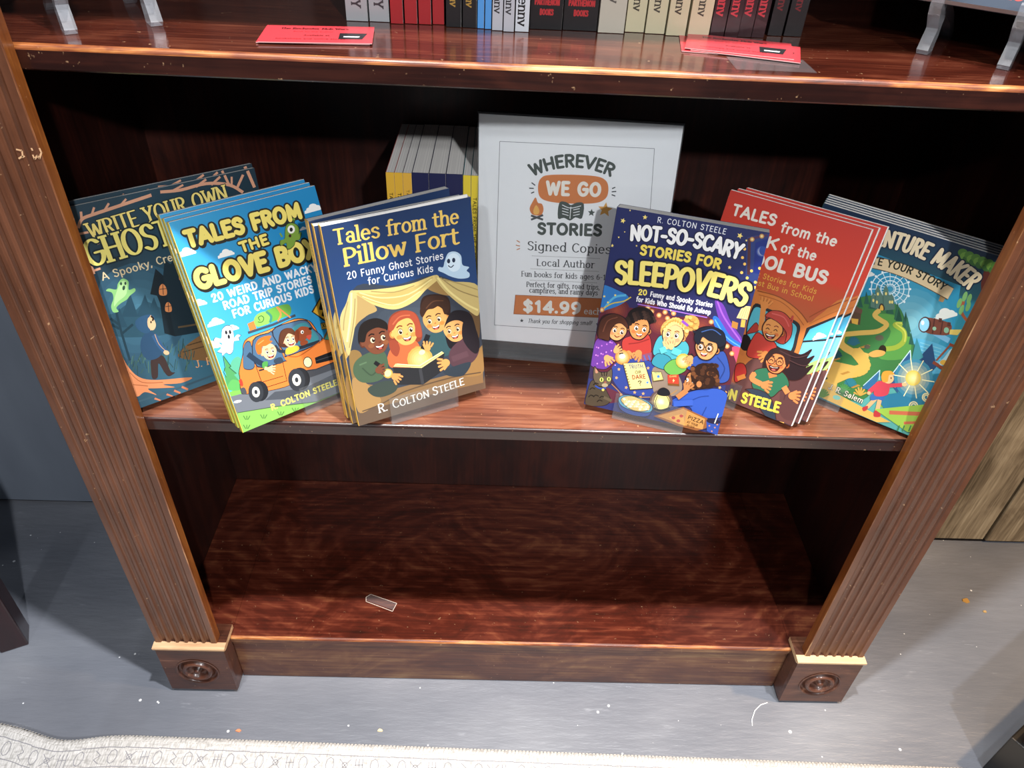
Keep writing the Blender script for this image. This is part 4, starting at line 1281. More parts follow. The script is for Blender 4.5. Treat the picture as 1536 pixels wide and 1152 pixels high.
# plants
for x, y, col_, n_ in ((290, 540, '2c6a7c', 8), (270, 795, '2f7a86', 9), (180, 620, '1f4c54', 9), (330, 850, 'c8a24a', 6), (550, 910, 'e8d868', 8), (490, 930, '8ab84a', 6), (600, 930, '8ab84a', 5), (230, 830, '4a8a4a', 8), (100, 860, '5a8a3c', 8), (90, 760, '3a4a3c', 6)):
    for k in range(n_):
        an = R(-160 + 140 * k / (n_ - 1))
        a.line([(x, y + 25), (x + 42 * math.cos(an), y + 25 + 52 * math.sin(an))], col_, 11, False)
# mountains
for q, col_ in (([(660, 680), (775, 555), (800, 700), (740, 760)], '2a4c74'), ([(640, 690), (680, 520), (720, 640)], '3f8a94'), ([(500, 780), (640, 598), (650, 740), (560, 860)], '2f5a88'), ([(340, 830), (452, 720), (420, 850)], '336a94')):
    a.poly(q, col_)
a.line([(500, 780), (640, 598), (645, 680)], 'c8e6ec', 6, False)
a.line([(350, 815), (452, 720), (448, 780)], 'b8dce8', 5, False)
a.poly([(430, 880), (560, 860), (740, 760), (820, 740), (740, 960), (480, 960)], '2d7a98')
# flying barrel
a.line([(790, 490), (880, 540)], '7ab8dc', 34, False)
a.blob([(700, 430), (740, 395), (880, 430), (890, 480), (860, 505), (740, 490)], '7a4638')
a.line([(790, 400), (775, 495)], '54302a', 8)
a.line([(840, 415), (825, 500)], '54302a', 8)
a.ell(728, 440, 38, 50, '4a2c26', 12)
a.ell(726, 440, 30, 42, '8ac8e0', 12)
a.ell(716, 428, 10, 14, 'e6f4f8')
a.ell(788, 464, 12, 12, '9ac8a8')
a.ell(862, 474, 16, 18, '8ab89a')
a.line([(826, 400), (822, 425)], '5a342c', 20, False)
a.line([(880, 425), (876, 450)], '5a342c', 20, False)
a.poly([(885, 470), (960, 470), (930, 505), (880, 500)], 'e0c86a')
# hourglass
a.line([(880, 560), (915, 575)], '8a4430', 18, False)
a.line([(780, 670), (850, 715)], '8a4430', 20, False)
a.line([(885, 565), (800, 660)], '9a5238', 10, False)
a.blob([(890, 590), (915, 590), (880, 640), (840, 690), (815, 675), (850, 640)], 'b8d8dc')
a.ell(845, 672, 22, 16, 'e0b04c')
# sun orb
a.glow(660, 770, 120, 'ffe9a0', '3f86a0', 18)
for k in range(10):
    an = R(36 * k + 10)
    a.line([(660 + 52 * math.cos(an), 770 + 50 * math.sin(an)), (660 + 130 * math.cos(an), 770 + 125 * math.sin(an))], 'f6eeb8', 6, False)
a.glow(658, 768, 48, 'fff3b4', 'eccb5c', 14)
# child
a.line([(440, 880), (372, 950)], 'e8b07c', 24, False)
a.line([(455, 885), (435, 975)], 'e8b07c', 26, False)
a.blob([(400, 870), (480, 860), (475, 905), (440, 900), (400, 905)], '3a6aa8')
a.blob([(345, 950), (378, 940), (372, 965), (350, 972)], 'b83a3c')
a.blob([(420, 970), (450, 972), (455, 1005), (415, 1005)], 'b83a3c')
a.blob([(425, 800), (470, 785), (510, 800), (500, 870), (420, 875)], 'cc4452')
a.line([(430, 815), (385, 855)], 'cc4452', 28, False)
a.line([(490, 815), (590, 810)], 'cc4452', 24, False)
a.ell(385, 860, 12, 11, 'e8b07c')
a.ell(604, 808, 16, 11, 'f0be88')
a.ell(505, 770, 34, 32, 'f0bc84')
a.blob([(462, 760), (475, 728), (520, 724), (542, 745), (510, 750), (500, 790), (470, 790)], 'e8a03c')
a.ell(522, 768, 4, 6, '2a1a10')
# swirls, logs, grass
for x, y, q in ((662, 940, 34), (740, 885, 30)):
    a.line([(x + q * (1 - k / 26) * math.cos(R(40 * k)), y + q * (1 - k / 26) * math.sin(R(40 * k))) for k in range(20)], 'e6dca8', 8)
a.poly([(420, 960), (740, 930), (720, 1130), (620, 1100)], '9ac24c')
a.line([(510, 980), (620, 985), (730, 990)], 'c86a4a', 24)
a.line([(600, 1045), (700, 1050)], 'c86a4a', 18, False)
for x in (590, 630, 560, 680):
    a.line([(x, 1095), (x + 14, 1060)], '3a7a4c', 8, False)
a.ell(186, 888, 24, 14, '7ac0b0', 10)
# frame at the foot of the page
a.line([(50, 880), (280, 985), (640, 1140)], '2f6a72', 20, False)
# tree with leaves at the right
a.guide(1200, 280, 3.033)
a.line([(860, 370), (840, 440), (850, 520)], '5a2c24', 34)
for k in range(18):
    a.ell(740 + k * 10, 300 + k * 4 + (k % 3) * 12, 22, 18, ('5a8a3c', '7aa84a', '46743a')[k % 3])
a.line([(760, 610), (735, 570), (745, 520)], 'a05a3c', 14)
for x, y in ((725, 530), (750, 500), (770, 510), (735, 560), (765, 545)):
    a.ell(x, y, 10, 24, '7ab06a', 20)
# banner and titles
bp = [(225, 300), (310, 312), (430, 338), (560, 388), (700, 462)]
up_ = spline(bp, 5)
lo_ = [(x - 28, y + 50) for x, y in up_]
a.poly([(690, 462), (650, 526), (630, 520), (640, 490)], 'a8885c')
a.raw([a.m(p) for p in up_ + lo_[::-1]], 'd9c39a')
a.line(lo_, '5a4630', 3, False)
a.line(up_, '5a4630', 3, False)
a.text('ADVENTURE MAKER', ((212, 262), (508, 312), (764, 472)), 86, 'e2d2b0', (.17, .17), '16243c', .06, gap=12)
a.text('WRITE YOUR STORY', ((246, 345), (450, 382), (650, 474)), 38, '23261f', (.16, .16), gap=12)
a.text('J. R. Salem', ((128, 918), (282, 986)), 26, 'e8e0c8', (.14, .12), '3a3424', .05, gap=10)

# ---- price sign
a = ART['sign'] = Art(*PLACE['sign'])
a.guide(700, 160, 2.879)
PAPER_Z0 = a.m((60, 1003))[1]
a.raw([(-a.W / 2 + .0012, PAPER_Z0), (a.W / 2 - .0012, PAPER_Z0), (a.W / 2 - .0012, a.H - .002), (-a.W / 2 + .0012, a.H - .002)], 'eff0f3')
GR, OR, BK = '2d3b34', 'd07428', '33363a'
for p, q in (((143, 150), (811, 181)), ((811, 181), (756, 985)), ((120, 943), (756, 985)), ((143, 150), (120, 943))):
    a.line([p, q], '75787d', 2.2, False)
a.text('WHEREVER', ((286, 304), (457, 264), (622, 306)), 60, GR, (.2, .2), gap=10)
a.blob([(308, 355), (320, 310), (370, 294), (540, 298), (600, 318), (612, 362), (596, 400), (540, 418), (400, 416), (325, 398)], OR, 6)
a.text('WE GO', ((342, 384), (580, 392)), 66, 'efeae0', (.22, .22), gap=16)
for p, q in (((280, 328), (296, 340)), ((270, 352), (290, 353)), ((278, 374), (292, 368)), ((642, 348), (628, 354)), ((646, 366), (626, 368)), ((642, 386), (626, 380))):
    a.line([p, q], BK, 5, False)
for p, q in (((216, 578), (230, 586)), ((212, 598), (230, 602)), ((216, 618), (230, 612))):
    a.line([p, q], 'c87a3c', 4, False)
a.blob([(272, 440), (285, 410), (298, 392), (308, 415), (325, 420), (332, 445), (320, 468), (285, 466)], OR)
a.blob([(288, 448), (300, 425), (314, 448), (308, 464), (292, 464)], 'ecb04c')
a.line([(278, 470), (330, 488)], BK, 9, False)
a.line([(330, 468), (278, 488)], BK, 9, False)
a.blob([(400, 415), (430, 412), (450, 425), (475, 414), (506, 420), (498, 482), (470, 478), (446, 492), (420, 480), (394, 482)], GR, 3)
a.line([(412, 424), (448, 438), (494, 428)], 'eff0f3', 3)
a.line([(450, 432), (446, 484)], 'eff0f3', 3, False)
for k in range(3):
    a.line([(412, 438 + 12 * k), (440, 446 + 12 * k)], 'eff0f3', 3, False)
    a.line([(460, 446 + 12 * k), (488, 440 + 12 * k)], 'eff0f3', 3, False)
a.star(539, 458, 17, GR, 5)
a.star(598, 445, 33, 'd99a34', 8)
a.text('STORIES', ((304, 554), (584, 562)), 56, GR, (.22, .22), gap=12)
a.text('Signed Copies', ((262, 620), (622, 637)), 40, BK, (.14, .08), serif=True, gap=8)
for y0_, x0_, x1_ in ((644, 284, 574), (700, 278, 568), (749, 274, 560)):
    for k in range(48):
        x = x0_ + (x1_ - x0_) * k / 47
        a.ell(x, y0_ + (x - x0_) * .04, 1.6, 1.6, BK, n=6, lift=False)
a.text('Local Author', ((302, 688), (552, 698)), 31, BK, (.14, .08), serif=True, gap=9)
a.text('Fun books for kids ages 6-12', ((236, 733), (614, 750)), 24, BK, (.14, .08), serif=True, gap=9)
a.text('Perfect for gifts, road trips,', ((258, 778), (574, 791)), 23, BK, (.14, .08), serif=True, gap=9)
a.text('campfires, and rainy days', ((270, 803), (566, 815)), 23, BK, (.14, .08), serif=True, gap=9)
a.poly([(210, 812), (640, 830), (635, 914), (202, 896)], 'a85a1c')
a.poly([(213, 815), (637, 833), (632, 911), (205, 893)], OR)
a.text('$14.99', ((242, 888), (494, 899)), 56, 'efece4', (.22, .22), gap=12)
a.text('each', ((506, 896), (580, 899)), 28, 'efece4', (.15, .1), serif=True, gap=9)
a.star(238, 924, 9, BK)
a.star(566, 939, 9, BK)
a.text('Thank you for shopping small!', ((264, 934), (540, 944)), 19, BK, (.12, .09), gap=8, slant=.2)
# ------------------------------------------------------------------ setting
HW, PW, PT = .525, .0892, .0145      # bookcase half width, pilaster width and thickness
HI = HW - PW                         # inner edge of a pilaster
XI = .5074                           # inner face of the side panels
D = .3445                            # inner face of the back panel
ZT = 2.35


def struct(o):
    o['kind'] = 'structure'
    return o


fl = struct(box('floor', -3.2, 3.2, -4.2, .60, -.03, 0, 'floor'))
wl = struct(box('wall_back', -3.2, .535, .372, .45, .006, 2.9, 'wall'))
gap = struct(box('trim_1', -3.2, .535, .376, .44, 0, .006, 'joint'))
# boarded wall to the right of the bookcase: vertical weathered planks
bm = bmesh.new()
xs = [.536, .575, .735, .93, 1.07, 1.27, 1.46, 1.62, 1.85, 2.1, 2.4, 2.7, 3.2]
for k in range(len(xs) - 1):
    dy = (k * 37 % 5) * .0012
    box_bm(bm, xs[k] + .001, xs[k + 1] - .001, .330 + dy, .45, .006, 2.9)
wr = struct(obj('wall_right', bm_mesh('wall_right', bm, .0015, 1), None, ('plank',)))
gap = struct(box('trim_2', .536, 3.2, .336, .44, 0, .006, 'joint'))

# ------------------------------------------------------------------ bookcase
bc = tag(empty('bookcase'), 'dark mahogany open bookcase with fluted pilasters and square rosette feet', 'bookcase')


def fluted(x0):
    """pilaster section: flat margins and six hollow flutes"""
    n, mgn = 6, .0065
    p = [(x0, PT), (x0, .001), (x0 + .001, 0)]
    fw = (PW - 2 * mgn) / n
    for k in range(n):
        a_ = x0 + mgn + k * fw
        for j in range(9):
            t_ = j / 8
            p.append((a_ + .0016 + (fw - .0032) * t_, .0050 * math.sin(math.pi * t_) ** .8 if 0 < j < 8 else 0))
    p += [(x0 + PW - .001, 0), (x0 + PW, .001), (x0 + PW, PT)]
    return p


ZB = .1216
for x0 in (-HW, HI):
    pr = fluted(x0)
    n = len(pr)
    mi = [0] * n
    mi[n - 2] = 1
    mi[0] = 1
    mi[1] = 2
    mi[n - 3] = 2
    me = prism(pr, 2, ZB - .002, ZT, mi)
    o = obj('pilaster', me, bc, ('pilaster', 'pil_side_lit', 'arris'))
# chips along the pilaster arrises
rg = random.Random(11)


def rosette(cx, cz, y):
    prof = [(.0, -.003), (.003, -.0032), (.005, -.001), (.0065, .004), (.009, .0058), (.012, .0058), (.0142, .002), (.0165, -.0012), (.019, -.0028), (.0215, -.0012), (.0232, .003), (.025, .0055), (.0275, .0056), (.029, .002), (.0302, -.0012), (.032, .0)]
    v, f = [], []
    N = 40
    for r_, d_ in prof:
        for k in range(N):
            an = 2 * math.pi * k / N
            v.append((cx + r_ * math.cos(an), y + d_ - .0006, cz + r_ * math.sin(an)))
    for i in range(len(prof) - 1):
        for k in range(N):
            f.append((i * N + k, i * N + (k + 1) % N, (i + 1) * N + (k + 1) % N, (i + 1) * N + k))
    return mesh('rosette', v, f)


for sgn in (-1, 1):
    x0, x1 = (-HW - .001, -HI + .0115) if sgn < 0 else (HI - .0115, HW + .001)
    yf = -.0075
    cx, cz = (x0 + x1) / 2, .058
    # front board with a round recess for the turned rosette
    N = 40
    v, f, mi = [], [], []
    ring = [(cx + .032 * math.cos(2 * math.pi * k / N), cz + .032 * math.sin(2 * math.pi * k / N)) for k in range(N)]
    for (x, z) in ring:
        v.append((x, yf, z))
    zlo, zhi = .007, ZB - .009
    sq = []
    for k in range(N):
        an = 2 * math.pi * k / N
        c_, s_ = math.cos(an), math.sin(an)
        hx_, hz_ = (x1 - x0) / 2 - .001, 0
        q = 1e9
        if abs(c_) > 1e-6:
            q = min(q, hx_ / abs(c_))
        if s_ > 1e-6:
            q = min(q, (zhi - cz) / s_)
        if s_ < -1e-6:
            q = min(q, (cz - zlo) / -s_)
        sq.append((cx + q * c_, cz + q * s_))
    for (x, z) in sq:
        v.append((x, yf, z))
    for k in range(N):
        f.append((k, (k + 1) % N, N + (k + 1) % N, N + k))
    me = mesh('plinth_front', v, f)
    bm = bmesh.new()
    bm.from_mesh(me)
    box_bm(bm, x0, x1, yf + .006, .033, .007, ZB - .009)       # body behind the face
    # corner fillers of the face and its edges
    for (xa, za) in ((x0 + .001, zlo), (x1 - .001, zlo), (x0 + .001, zhi), (x1 - .001, zhi)):
        near = sorted(range(N), key=lambda k: (sq[k][0] - xa) ** 2 + (sq[k][1] - za) ** 2)[:2]
        vs = [bm.verts.new((sq[k][0], yf, sq[k][1])) for k in near] + [bm.verts.new((xa, yf, za))]
        bm.faces.new(vs)
    ed = [(x0 + .001, zlo), (x1 - .001, zlo), (x1 - .001, zhi), (x0 + .001, zhi)]
    eb = [(x0, zlo), (x1, zlo), (x1, zhi), (x0, zhi)]
    for k in range(4):
        a_, b_ = ed[k], ed[(k + 1) % 4]
        c_, d_ = eb[k], eb[(k + 1) % 4]
        bm.faces.new([bm.verts.new(p) for p in ((a_[0], yf, a_[1]), (b_[0], yf, b_[1]), (d_[0], yf + .0065, d_[1]), (c_[0], yf + .0065, c_[1]))])
    bl = obj('plinth_block', bm_mesh('plinth_block', bm), bc, ('block',))
    o = obj('rosette', rosette(cx, cz, yf), bl, ('block',), True)
    # chipped light-wood moulding on top and the black foot strip
    o = obj('moulding', prism([(.033, ZB - .009), (yf + .004, ZB - .009), (yf + .0005, ZB - .0075), (yf + .0008, ZB - .0055), (yf - .0022, ZB - .005), (yf - .0026, ZB - .0012), (yf - .001, ZB - .0012), (.002, ZB), (.033, ZB)], 0, x0 - .0012, x1 + .0012, [1, 0, 0, 1, 0, 0, 0, 1, 1]), bl, ('raw', 'block'))
    o = box('foot_strip', x0 + .010, x1 - .008, yf + .004, .031, 0, .0072, 'black', bl)

for x0, x1 in ((-HW + .001, -XI), (XI, HW - .001)):
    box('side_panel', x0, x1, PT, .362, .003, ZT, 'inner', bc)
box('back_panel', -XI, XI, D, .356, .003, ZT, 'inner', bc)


def shelf(zt, th, yf, x0, x1, y1, m_top, m_edge, m_nose, r=.004, round_=True):
    """board with a softened nose; the nose carries its own worn strip"""
    p = [(y1, zt), (yf + r, zt)]
    mi = [0]
    k = 5
    for j in range(1, k + 1):
        an = math.pi / 2 * j / k
        p.append((yf + r - r * math.sin(an), zt - r + r * math.cos(an)))
        mi.append(1)
    p += [(yf, zt - th + .0015), (yf + .0015, zt - th), (y1, zt - th)]
    mi += [2, 2, 2, 2]
    me = prism(p, 0, x0, x1, mi)
    return obj('shelf', me, bc, (m_top, m_nose, m_edge))


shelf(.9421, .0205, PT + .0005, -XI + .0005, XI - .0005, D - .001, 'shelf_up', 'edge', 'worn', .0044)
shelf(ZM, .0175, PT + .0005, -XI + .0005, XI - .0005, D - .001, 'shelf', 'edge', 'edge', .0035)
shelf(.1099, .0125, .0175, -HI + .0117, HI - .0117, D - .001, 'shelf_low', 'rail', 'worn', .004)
for x0, x1 in ((-XI + .0005, -HI + .0113), (HI - .0113, XI - .0005)):
    box('shelf_end', x0, x1, .034, D - .001, .0975, .1099, 'shelf_low', bc)
box('base_rail', -HI + .0117, HI - .0117, .0205, .034, .0015, .0972, 'rail', bc, .0006, 1)
shelf(1.352, .0205, PT + .0005, -XI + .0005, XI - .0005, D - .001, 'shelf_up', 'edge', 'worn', .0044)
shelf(1.78, .0205, PT + .0005, -XI + .0005, XI - .0005, D - .001, 'shelf_up', 'edge', 'worn', .0044)
box('top_board', -HW - .01, HW + .01, -.012, .362, ZT, ZT + .035, 'edge', bc, .004)


# ------------------------------------------------------------------ books
def ink_mesh(name, art, extra_v, extra_f, extra_m):
    """artwork sheet plus solid geometry in one mesh; artwork uses material 0"""
    v, f, c = art.build() if art else ([], [], [])
    n0, nf = len(v), len(f)
    me = bpy.data.meshes.new(name)
    me.from_pydata([*v, *extra_v], [], [*f, *[tuple(i + n0 for i in q) for q in extra_f]])
    at_ = me.attributes.new('ink', 'FLOAT_COLOR', 'POINT')
    buf = []
    for q in c:
        buf += [q[0], q[1], q[2], 1]
    buf += [.5, .5, .5, 1] * len(extra_v)
    at_.data.foreach_set('color', buf)
    mi = [0] * nf + list(extra_m)
    me.polygons.foreach_set('material_index', mi)
    me.update()
    return me


def box_vf(x0, x1, y0, y1, z0, z1):
    v = [(x, y, z) for z in (z0, z1) for y in (y0, y1) for x in (x0, x1)]
    f = [(0, 2, 3, 1), (4, 5, 7, 6), (0, 1, 5, 4), (2, 6, 7, 3), (0, 4, 6, 2), (1, 3, 7, 5)]
    return v, f


CV = .0004


class BookKind:
    """the shared meshes of one title: front cover with its printed art, back cover, spine, page block"""

    def __init__(s, key, T, cover, spine, W=None, H=None, art=None, back=None, spine_text=None, page_dz=.0, page_dx=.0):
        s.key, s.T, s.W, s.H = key, T, W, H
        W_, H_ = W, H
        v, f = box_vf(-W_ / 2, W_ / 2, 0, CV, 0, H_)
        s.cm = plain(key + '_cover', cover, .35, .45, .25)
        s.bm_ = plain(key + '_back', back or cover, .35, .45, .25)
        s.sm = plain(key + '_spine', spine, .38, .45, .2)
        s.front = ink_mesh('front_cover', art, v, f, [2, 2, 1, 1, 2, 2])
        s.front.materials.append(M['print'])
        s.front.materials.append(s.cm)
        s.front.materials.append(M['pages'])
        v, f = box_vf(-W_ / 2, W_ / 2, T - CV, T, 0, H_)
        s.back = mesh('back_cover', v, f)
        s.back.materials.append(s.bm_)
        # spine, slightly rounded at its two edges, with upright lettering reading downwards
        b = bmesh.new()
        box_bm(b, -W_ / 2 - .0006, -W_ / 2 + .0002, .0001, T - .0001, 0, H_)
        me = bm_mesh('spine', b)
        if spine_text:
            sa = Art(None, 10, 10)
            for st, z0, z1, cap, col, kw in spine_text:
                sa.text(st, ((z0, 0), (z1, 0)), cap, col, direct=True, **kw)
            sv, sf = [], []
            bv = [tuple(q.co) for q in me.vertices]
            bf = [tuple(p.vertices) for p in me.polygons]
            sa.build()
            # sheet x runs down the spine, sheet z across it
            vv = [(-W_ / 2 - .0006 + p[1], T / 2 - p[2] + s_cap(spine_text) / 2, H_ - p[0]) for p in sa.v]
            me2 = bpy.data.meshes.new('spine')
            n0 = len(vv)
            me2.from_pydata(vv + bv, [], [*sa.f, *[tuple(i + n0 for i in q) for q in bf]])
            at_ = me2.attributes.new('ink', 'FLOAT_COLOR', 'POINT')
            buf = []
            for q in sa.c:
                buf += [q[0], q[1], q[2], 1]
            buf += [.5, .5, .5, 1] * len(bv)
            at_.data.foreach_set('color', buf)
            me2.materials.append(M['print'])
            me2.materials.append(s.sm)
            me2.polygons.foreach_set('material_index', [0] * len(sa.f) + [1] * len(bf))
            me2.update()
            me = me2
        else:
            me.materials.append(s.sm)
        s.spine = me
        v, f = box_vf(-W_ / 2 + .0002, W_ / 2 - .0003 + page_dx, CV + .00005, T - CV - .00005, .0004, H_ - .0003 - page_dz)
        s.pages = mesh('page_block', v, f)
        s.pages.materials.append(M['pages'])


def s_cap(st):
    return st[0][3]


def make_book(kind, name, fr, depth=0, dx=0, dz=0, rz=0, label='', group=None, cat='book', tilt=0):
    """one copy: an empty at the foot of its front cover carrying the four parts"""
    o_, ax, n_, up = fr
    root = bpy.data.objects.new(name, None)
    COL.objects.link(root)
    root.empty_display_size = .02
    m = Matrix(((ax.x, n_.x, up.x, 0), (ax.y, n_.y, up.y, 0), (ax.z, n_.z, up.z, 0), (0, 0, 0, 1)))
    if rz:
        m = m @ Matrix.Rotation(rz, 4, 'Z')
    if tilt:
        m = m @ Matrix.Rotation(tilt, 4, 'Y')
    root.rotation_euler = m.to_euler()
    root.location = o_ + ax * dx + n_ * depth + up * dz
    for nm, me in (('front_cover', kind.front), ('back_cover', kind.back), ('spine', kind.spine), ('page_block', kind.pages)):
        c = bpy.data.objects.new(nm, me)
        COL.objects.link(c)
        c.parent = root
    tag(root, label, cat, group)
    return root


B6, B9 = 6 * I, 9 * I
KB = {
    'pillow': BookKind('pillow', .0098, '2a4470', 'dfae45', B6, B9, ART['pillow'], '2a3550', [('TALES FROM THE PILLOW FORT', .020, .110, .0034, '3a2e1c', dict(nib=(.14, .14))), ('R. COLTON STEELE', .140, .195, .0028, '3a2e1c', dict(nib=(.14, .14)))]),
    'glove': BookKind('glove', .0092, '3f9ac8', 'd8bf4a', B6, B9, ART['glove'], '3a86ac', [('TALES FROM THE GLOVE BOX', .020, .110, .0034, '3a361c', dict(nib=(.14, .14)))], -.0006),
    'sleep': BookKind('sleep', .0185, '27295a', '25284c', B6, B9, ART['sleep'], '25284c', [('NOT-SO-SCARY', .034, .1, .0056, 'e8d060', dict(nib=(.18, .18)))]),
    'bus': BookKind('bus', .0078, 'c23a34', 'c8423a', B6, B9, ART['bus'], 'b8342e', None, -.0008, .0013),
    'busy': BookKind('busy', .0092, 'b8342e', 'e0b03c', B6, B9, None, 'b8342e', [('TALES FROM THE BACK OF THE BUS', .024, .130, .0042, '2a2416', dict(nib=(.16, .16)))]),
    'glovey': BookKind('glovey', .0086, '2f8a94', 'd9c23c', B6, B9, None, '2f8a94', [('TALES FROM THE GLOVE BOX', .026, .125, .0042, '2a2a16', dict(nib=(.16, .16)))]),
    'ghost': BookKind('ghost', .0052, '2c4450', '24343e', PLACE['ghost'][1], PLACE['ghost'][2], ART['ghost'], '22323c'),
    'adv': BookKind('adv', .0050, '2c5c58', '20443e', PLACE['adv'][1], PLACE['adv'][2], ART['adv'], '1f4642', None, -.0008),
}

g = 'face-out copies of the dark haunted-house writing book'
make_book(KB['ghost'], 'activity_book', PLACE['ghost'][0], 0, label='dark teal activity book with a hooded child and haunted house, far left front copy', group=g)
make_book(KB['ghost'], 'activity_book', PLACE['ghost'][0], .0075, .001, .0035, label='rear copy behind the dark haunted-house activity book at far left, only its top edge showing', group=g)
g = 'face-out copies of the orange car book'
for k, (dx, dz, tx) in enumerate(((0, 0, 'front copy of the sky blue paperback with the orange car and ghost'), (-.0012, .0035, 'middle copy of the sky blue car paperback, a thin strip above the front one'), (-.0022, .0070, 'rearmost copy of the sky blue car paperback, leaning last in that stack'))):
    make_book(KB['glove'], 'paperback_book', PLACE['glove'][0], .0097 * k, dx, dz, label=tx, group=g)
g = 'face-out copies of the pillow fort book'
pl = make_book(KB['pillow'], 'paperback_book', PLACE['pillow'][0], 0, label='front navy paperback with four children reading in a blanket tent', group=g)
make_book(KB['pillow'], 'paperback_book', PLACE['pillow'][0], .0108, -.0045, -.0020, label='middle navy blanket-tent paperback, its yellow spine between the two others', group=g)
make_book(KB['pillow'], 'paperback_book', PLACE['pillow'][0], .0305, -.0075, .0000, rz=R(6.5), label='rear navy blanket-tent paperback standing a gap behind the other two', group=g)
# the front copy stands a little open: fanned leaves between the covers
v, f = [], []
for k in range(8):
    a_ = k / 7
    b0 = len(v)
    for j in range(7):
        t_ = j / 6
        x = -B6 / 2 + .001 + (B6 - .004) * t_
        v += [(x, .0006 + .0082 * a_, .004), (x, .0006 + .0082 * a_, B9 + .0002 + .0026 * math.sin(1.2 + a_ * 2.4) * t_)]
    for j in range(6):
        f.append((b0 + 2 * j, b0 + 2 * j + 2, b0 + 2 * j + 3, b0 + 2 * j + 1))
lv = obj('loose_leaves', mesh('loose_leaves', v, f), pl, ('pages',))
lv['kind'] = 'stuff'
make_book(KB['sleep'], 'paperback_book', PLACE['sleep'][0], 0, label='midnight blue paperback of a sleepover party, standing in front of the sign')
g = 'face-out copies of the red bus book'
for k, (dx, dz, tx) in enumerate(((0, 0, 'front copy of the red paperback with laughing children in a bus'), (.0050, .0030, 'middle copy of the red bus paperback, offset to the right of the front one'), (.0118, .0058, 'rearmost copy of the red bus paperback, sticking out furthest right'))):
    make_book(KB['bus'], 'paperback_book', PLACE['bus'][0], .0093 * k, dx, dz, label=tx, group=g)
g = 'face-out copies of the green adventure book'
for k, tx in enumerate(('front copy of the green adventure book with a winding path and castle', 'second copy behind the green adventure cover, against the front one', 'third copy in the green adventure stack at far right, the middle one', 'fourth copy in the green adventure stack at far right, last but one', 'rearmost copy of the green adventure stack at far right')):
    make_book(KB['adv'], 'activity_book', PLACE['adv'][0], .0063 * k + (.0015 if k > 2 else 0), -.0008 * k, .0011 * k, label=tx, group=g)

# spine-out row at the back of the middle shelf
row = [(-.1712, 'busy'), (-.1618, 'busy'), (-.1524, 'pillow'), (-.1422, 'sleep'), (-.1232, 'sleep'), (-.1042, 'sleep'), (-.0850, 'glovey'), (-.0760, 'glovey')]
tx = ('red book with yellow spine at the left end of the back row', 'second red book with yellow spine from the left in the back row', 'third book from the left in the back row, orange-yellow spine and navy cover', 'leftmost of the three thick navy-spined books in the back row', 'middle of the three thick navy-spined books in the back row', 'rightmost of the three thick navy-spined books in the back row', 'teal book with yellow spine beside the navy-spined books', 'teal book with yellow spine next to the price sign')
for k, (x, key) in enumerate(row):
    kd = KB[key]
    fr = (Vector((x, .1785 + B6 / 2 - (.002 if key != 'sleep' else 0), ZM + .0004)), Vector((0, 1, 0)), Vector((-1, 0, 0)), Vector((0, 0, 1)))
    # front cover faces right: the thickness runs to the left of its front
    fr = (fr[0] + Vector((kd.T, 0, 0)), *fr[1:])
    make_book(kd, 'paperback_book', fr, 0, label=tx[k], group='spine-out books at the back of the middle shelf')

# ------------------------------------------------------------------ clear easels under the face-out stacks


def ribbon(path, th, x0, x1):
    """bent sheet of thickness th along (y,z) path, width x0..x1"""
    L_, R_ = [], []
    for i, p in enumerate(path):
        a_, b_ = path[max(i - 1, 0)], path[min(i + 1, len(path) - 1)]
        dx, dz = b_[0] - a_[0], b_[1] - a_[1]
        l = math.hypot(dx, dz)
        nx, nz = -dz / l * th / 2, dx / l * th / 2
        L_.append((p[0] + nx, p[1] + nz))
        R_.append((p[0] - nx, p[1] - nz))
    return prism(L_ + R_[::-1], 0, x0, x1)


def easel(key, off, wd, thick, label, lip=.024):
    """bent acrylic easel: lip, ledge, leaning back, rear strut; stands on the shelf"""
    o_, ax, n_, up = PLACE[key][0]
    yaw = math.atan2(ax.y, ax.x)
    nh = Vector((-math.sin(yaw), math.cos(yaw), 0))
    ti = math.asin(max(-1, min(1, up.dot(nh))))
    base = o_ + ax * off
    e = empty('acrylic_easel', (base.x, base.y, ZM), (0, 0, yaw))
    tag(e, label, 'easel', 'clear easels on the middle shelf')
    zl = (base.z - ZM) - .0022
    st, ct = math.sin(ti), math.cos(ti)

    def P(d, h):                       # depth behind the cover plane, height up it
        return (d * ct + h * st, zl + .0022 + h * ct - d * st)
    f0 = P(-.0028, lip)
    z1 = .0014
    f1 = (f0[0] - (f0[1] - z1) * st / ct, z1)
    zb = .0022
    r0 = P(thick + .003, 0)
    b0 = (r0[0] + (zb - r0[1]) * st / ct, zb)
    obj('lip', ribbon([f0, f1], .0018, -wd / 2, wd / 2), e, ('acrylic',))
    obj('ledge', ribbon([f1, (b0[0], z1)], .0018, -wd / 2, wd / 2), e, ('acrylic',))
    b1 = P(thick + .003, .15)
    obj('back_rest', ribbon([b0, b1], .002, -wd / 2, wd / 2), e, ('acrylic',))
    obj('rear_strut', ribbon([P(thick + .006, .10), (P(thick + .006, .10)[0] + .03, .002)], .002, -wd / 4, wd / 4), e, ('acrylic',))
    return e


easel('pillow', .0, .082, .050, 'small clear easel under the navy blanket-tent books')
easel('sleep', -.002, .082, .0185, 'small clear easel under the midnight blue sleepover book')
easel('glove', .035, .082, .029, 'small clear easel under the sky blue car books')
easel('bus', -.03, .082, .0275, 'small clear easel under the red bus books')
easel('ghost', .055, .082, .0135, 'small clear easel under the dark haunted-house books')
easel('adv', -.03, .082, .0325, 'small clear easel under the green adventure books')

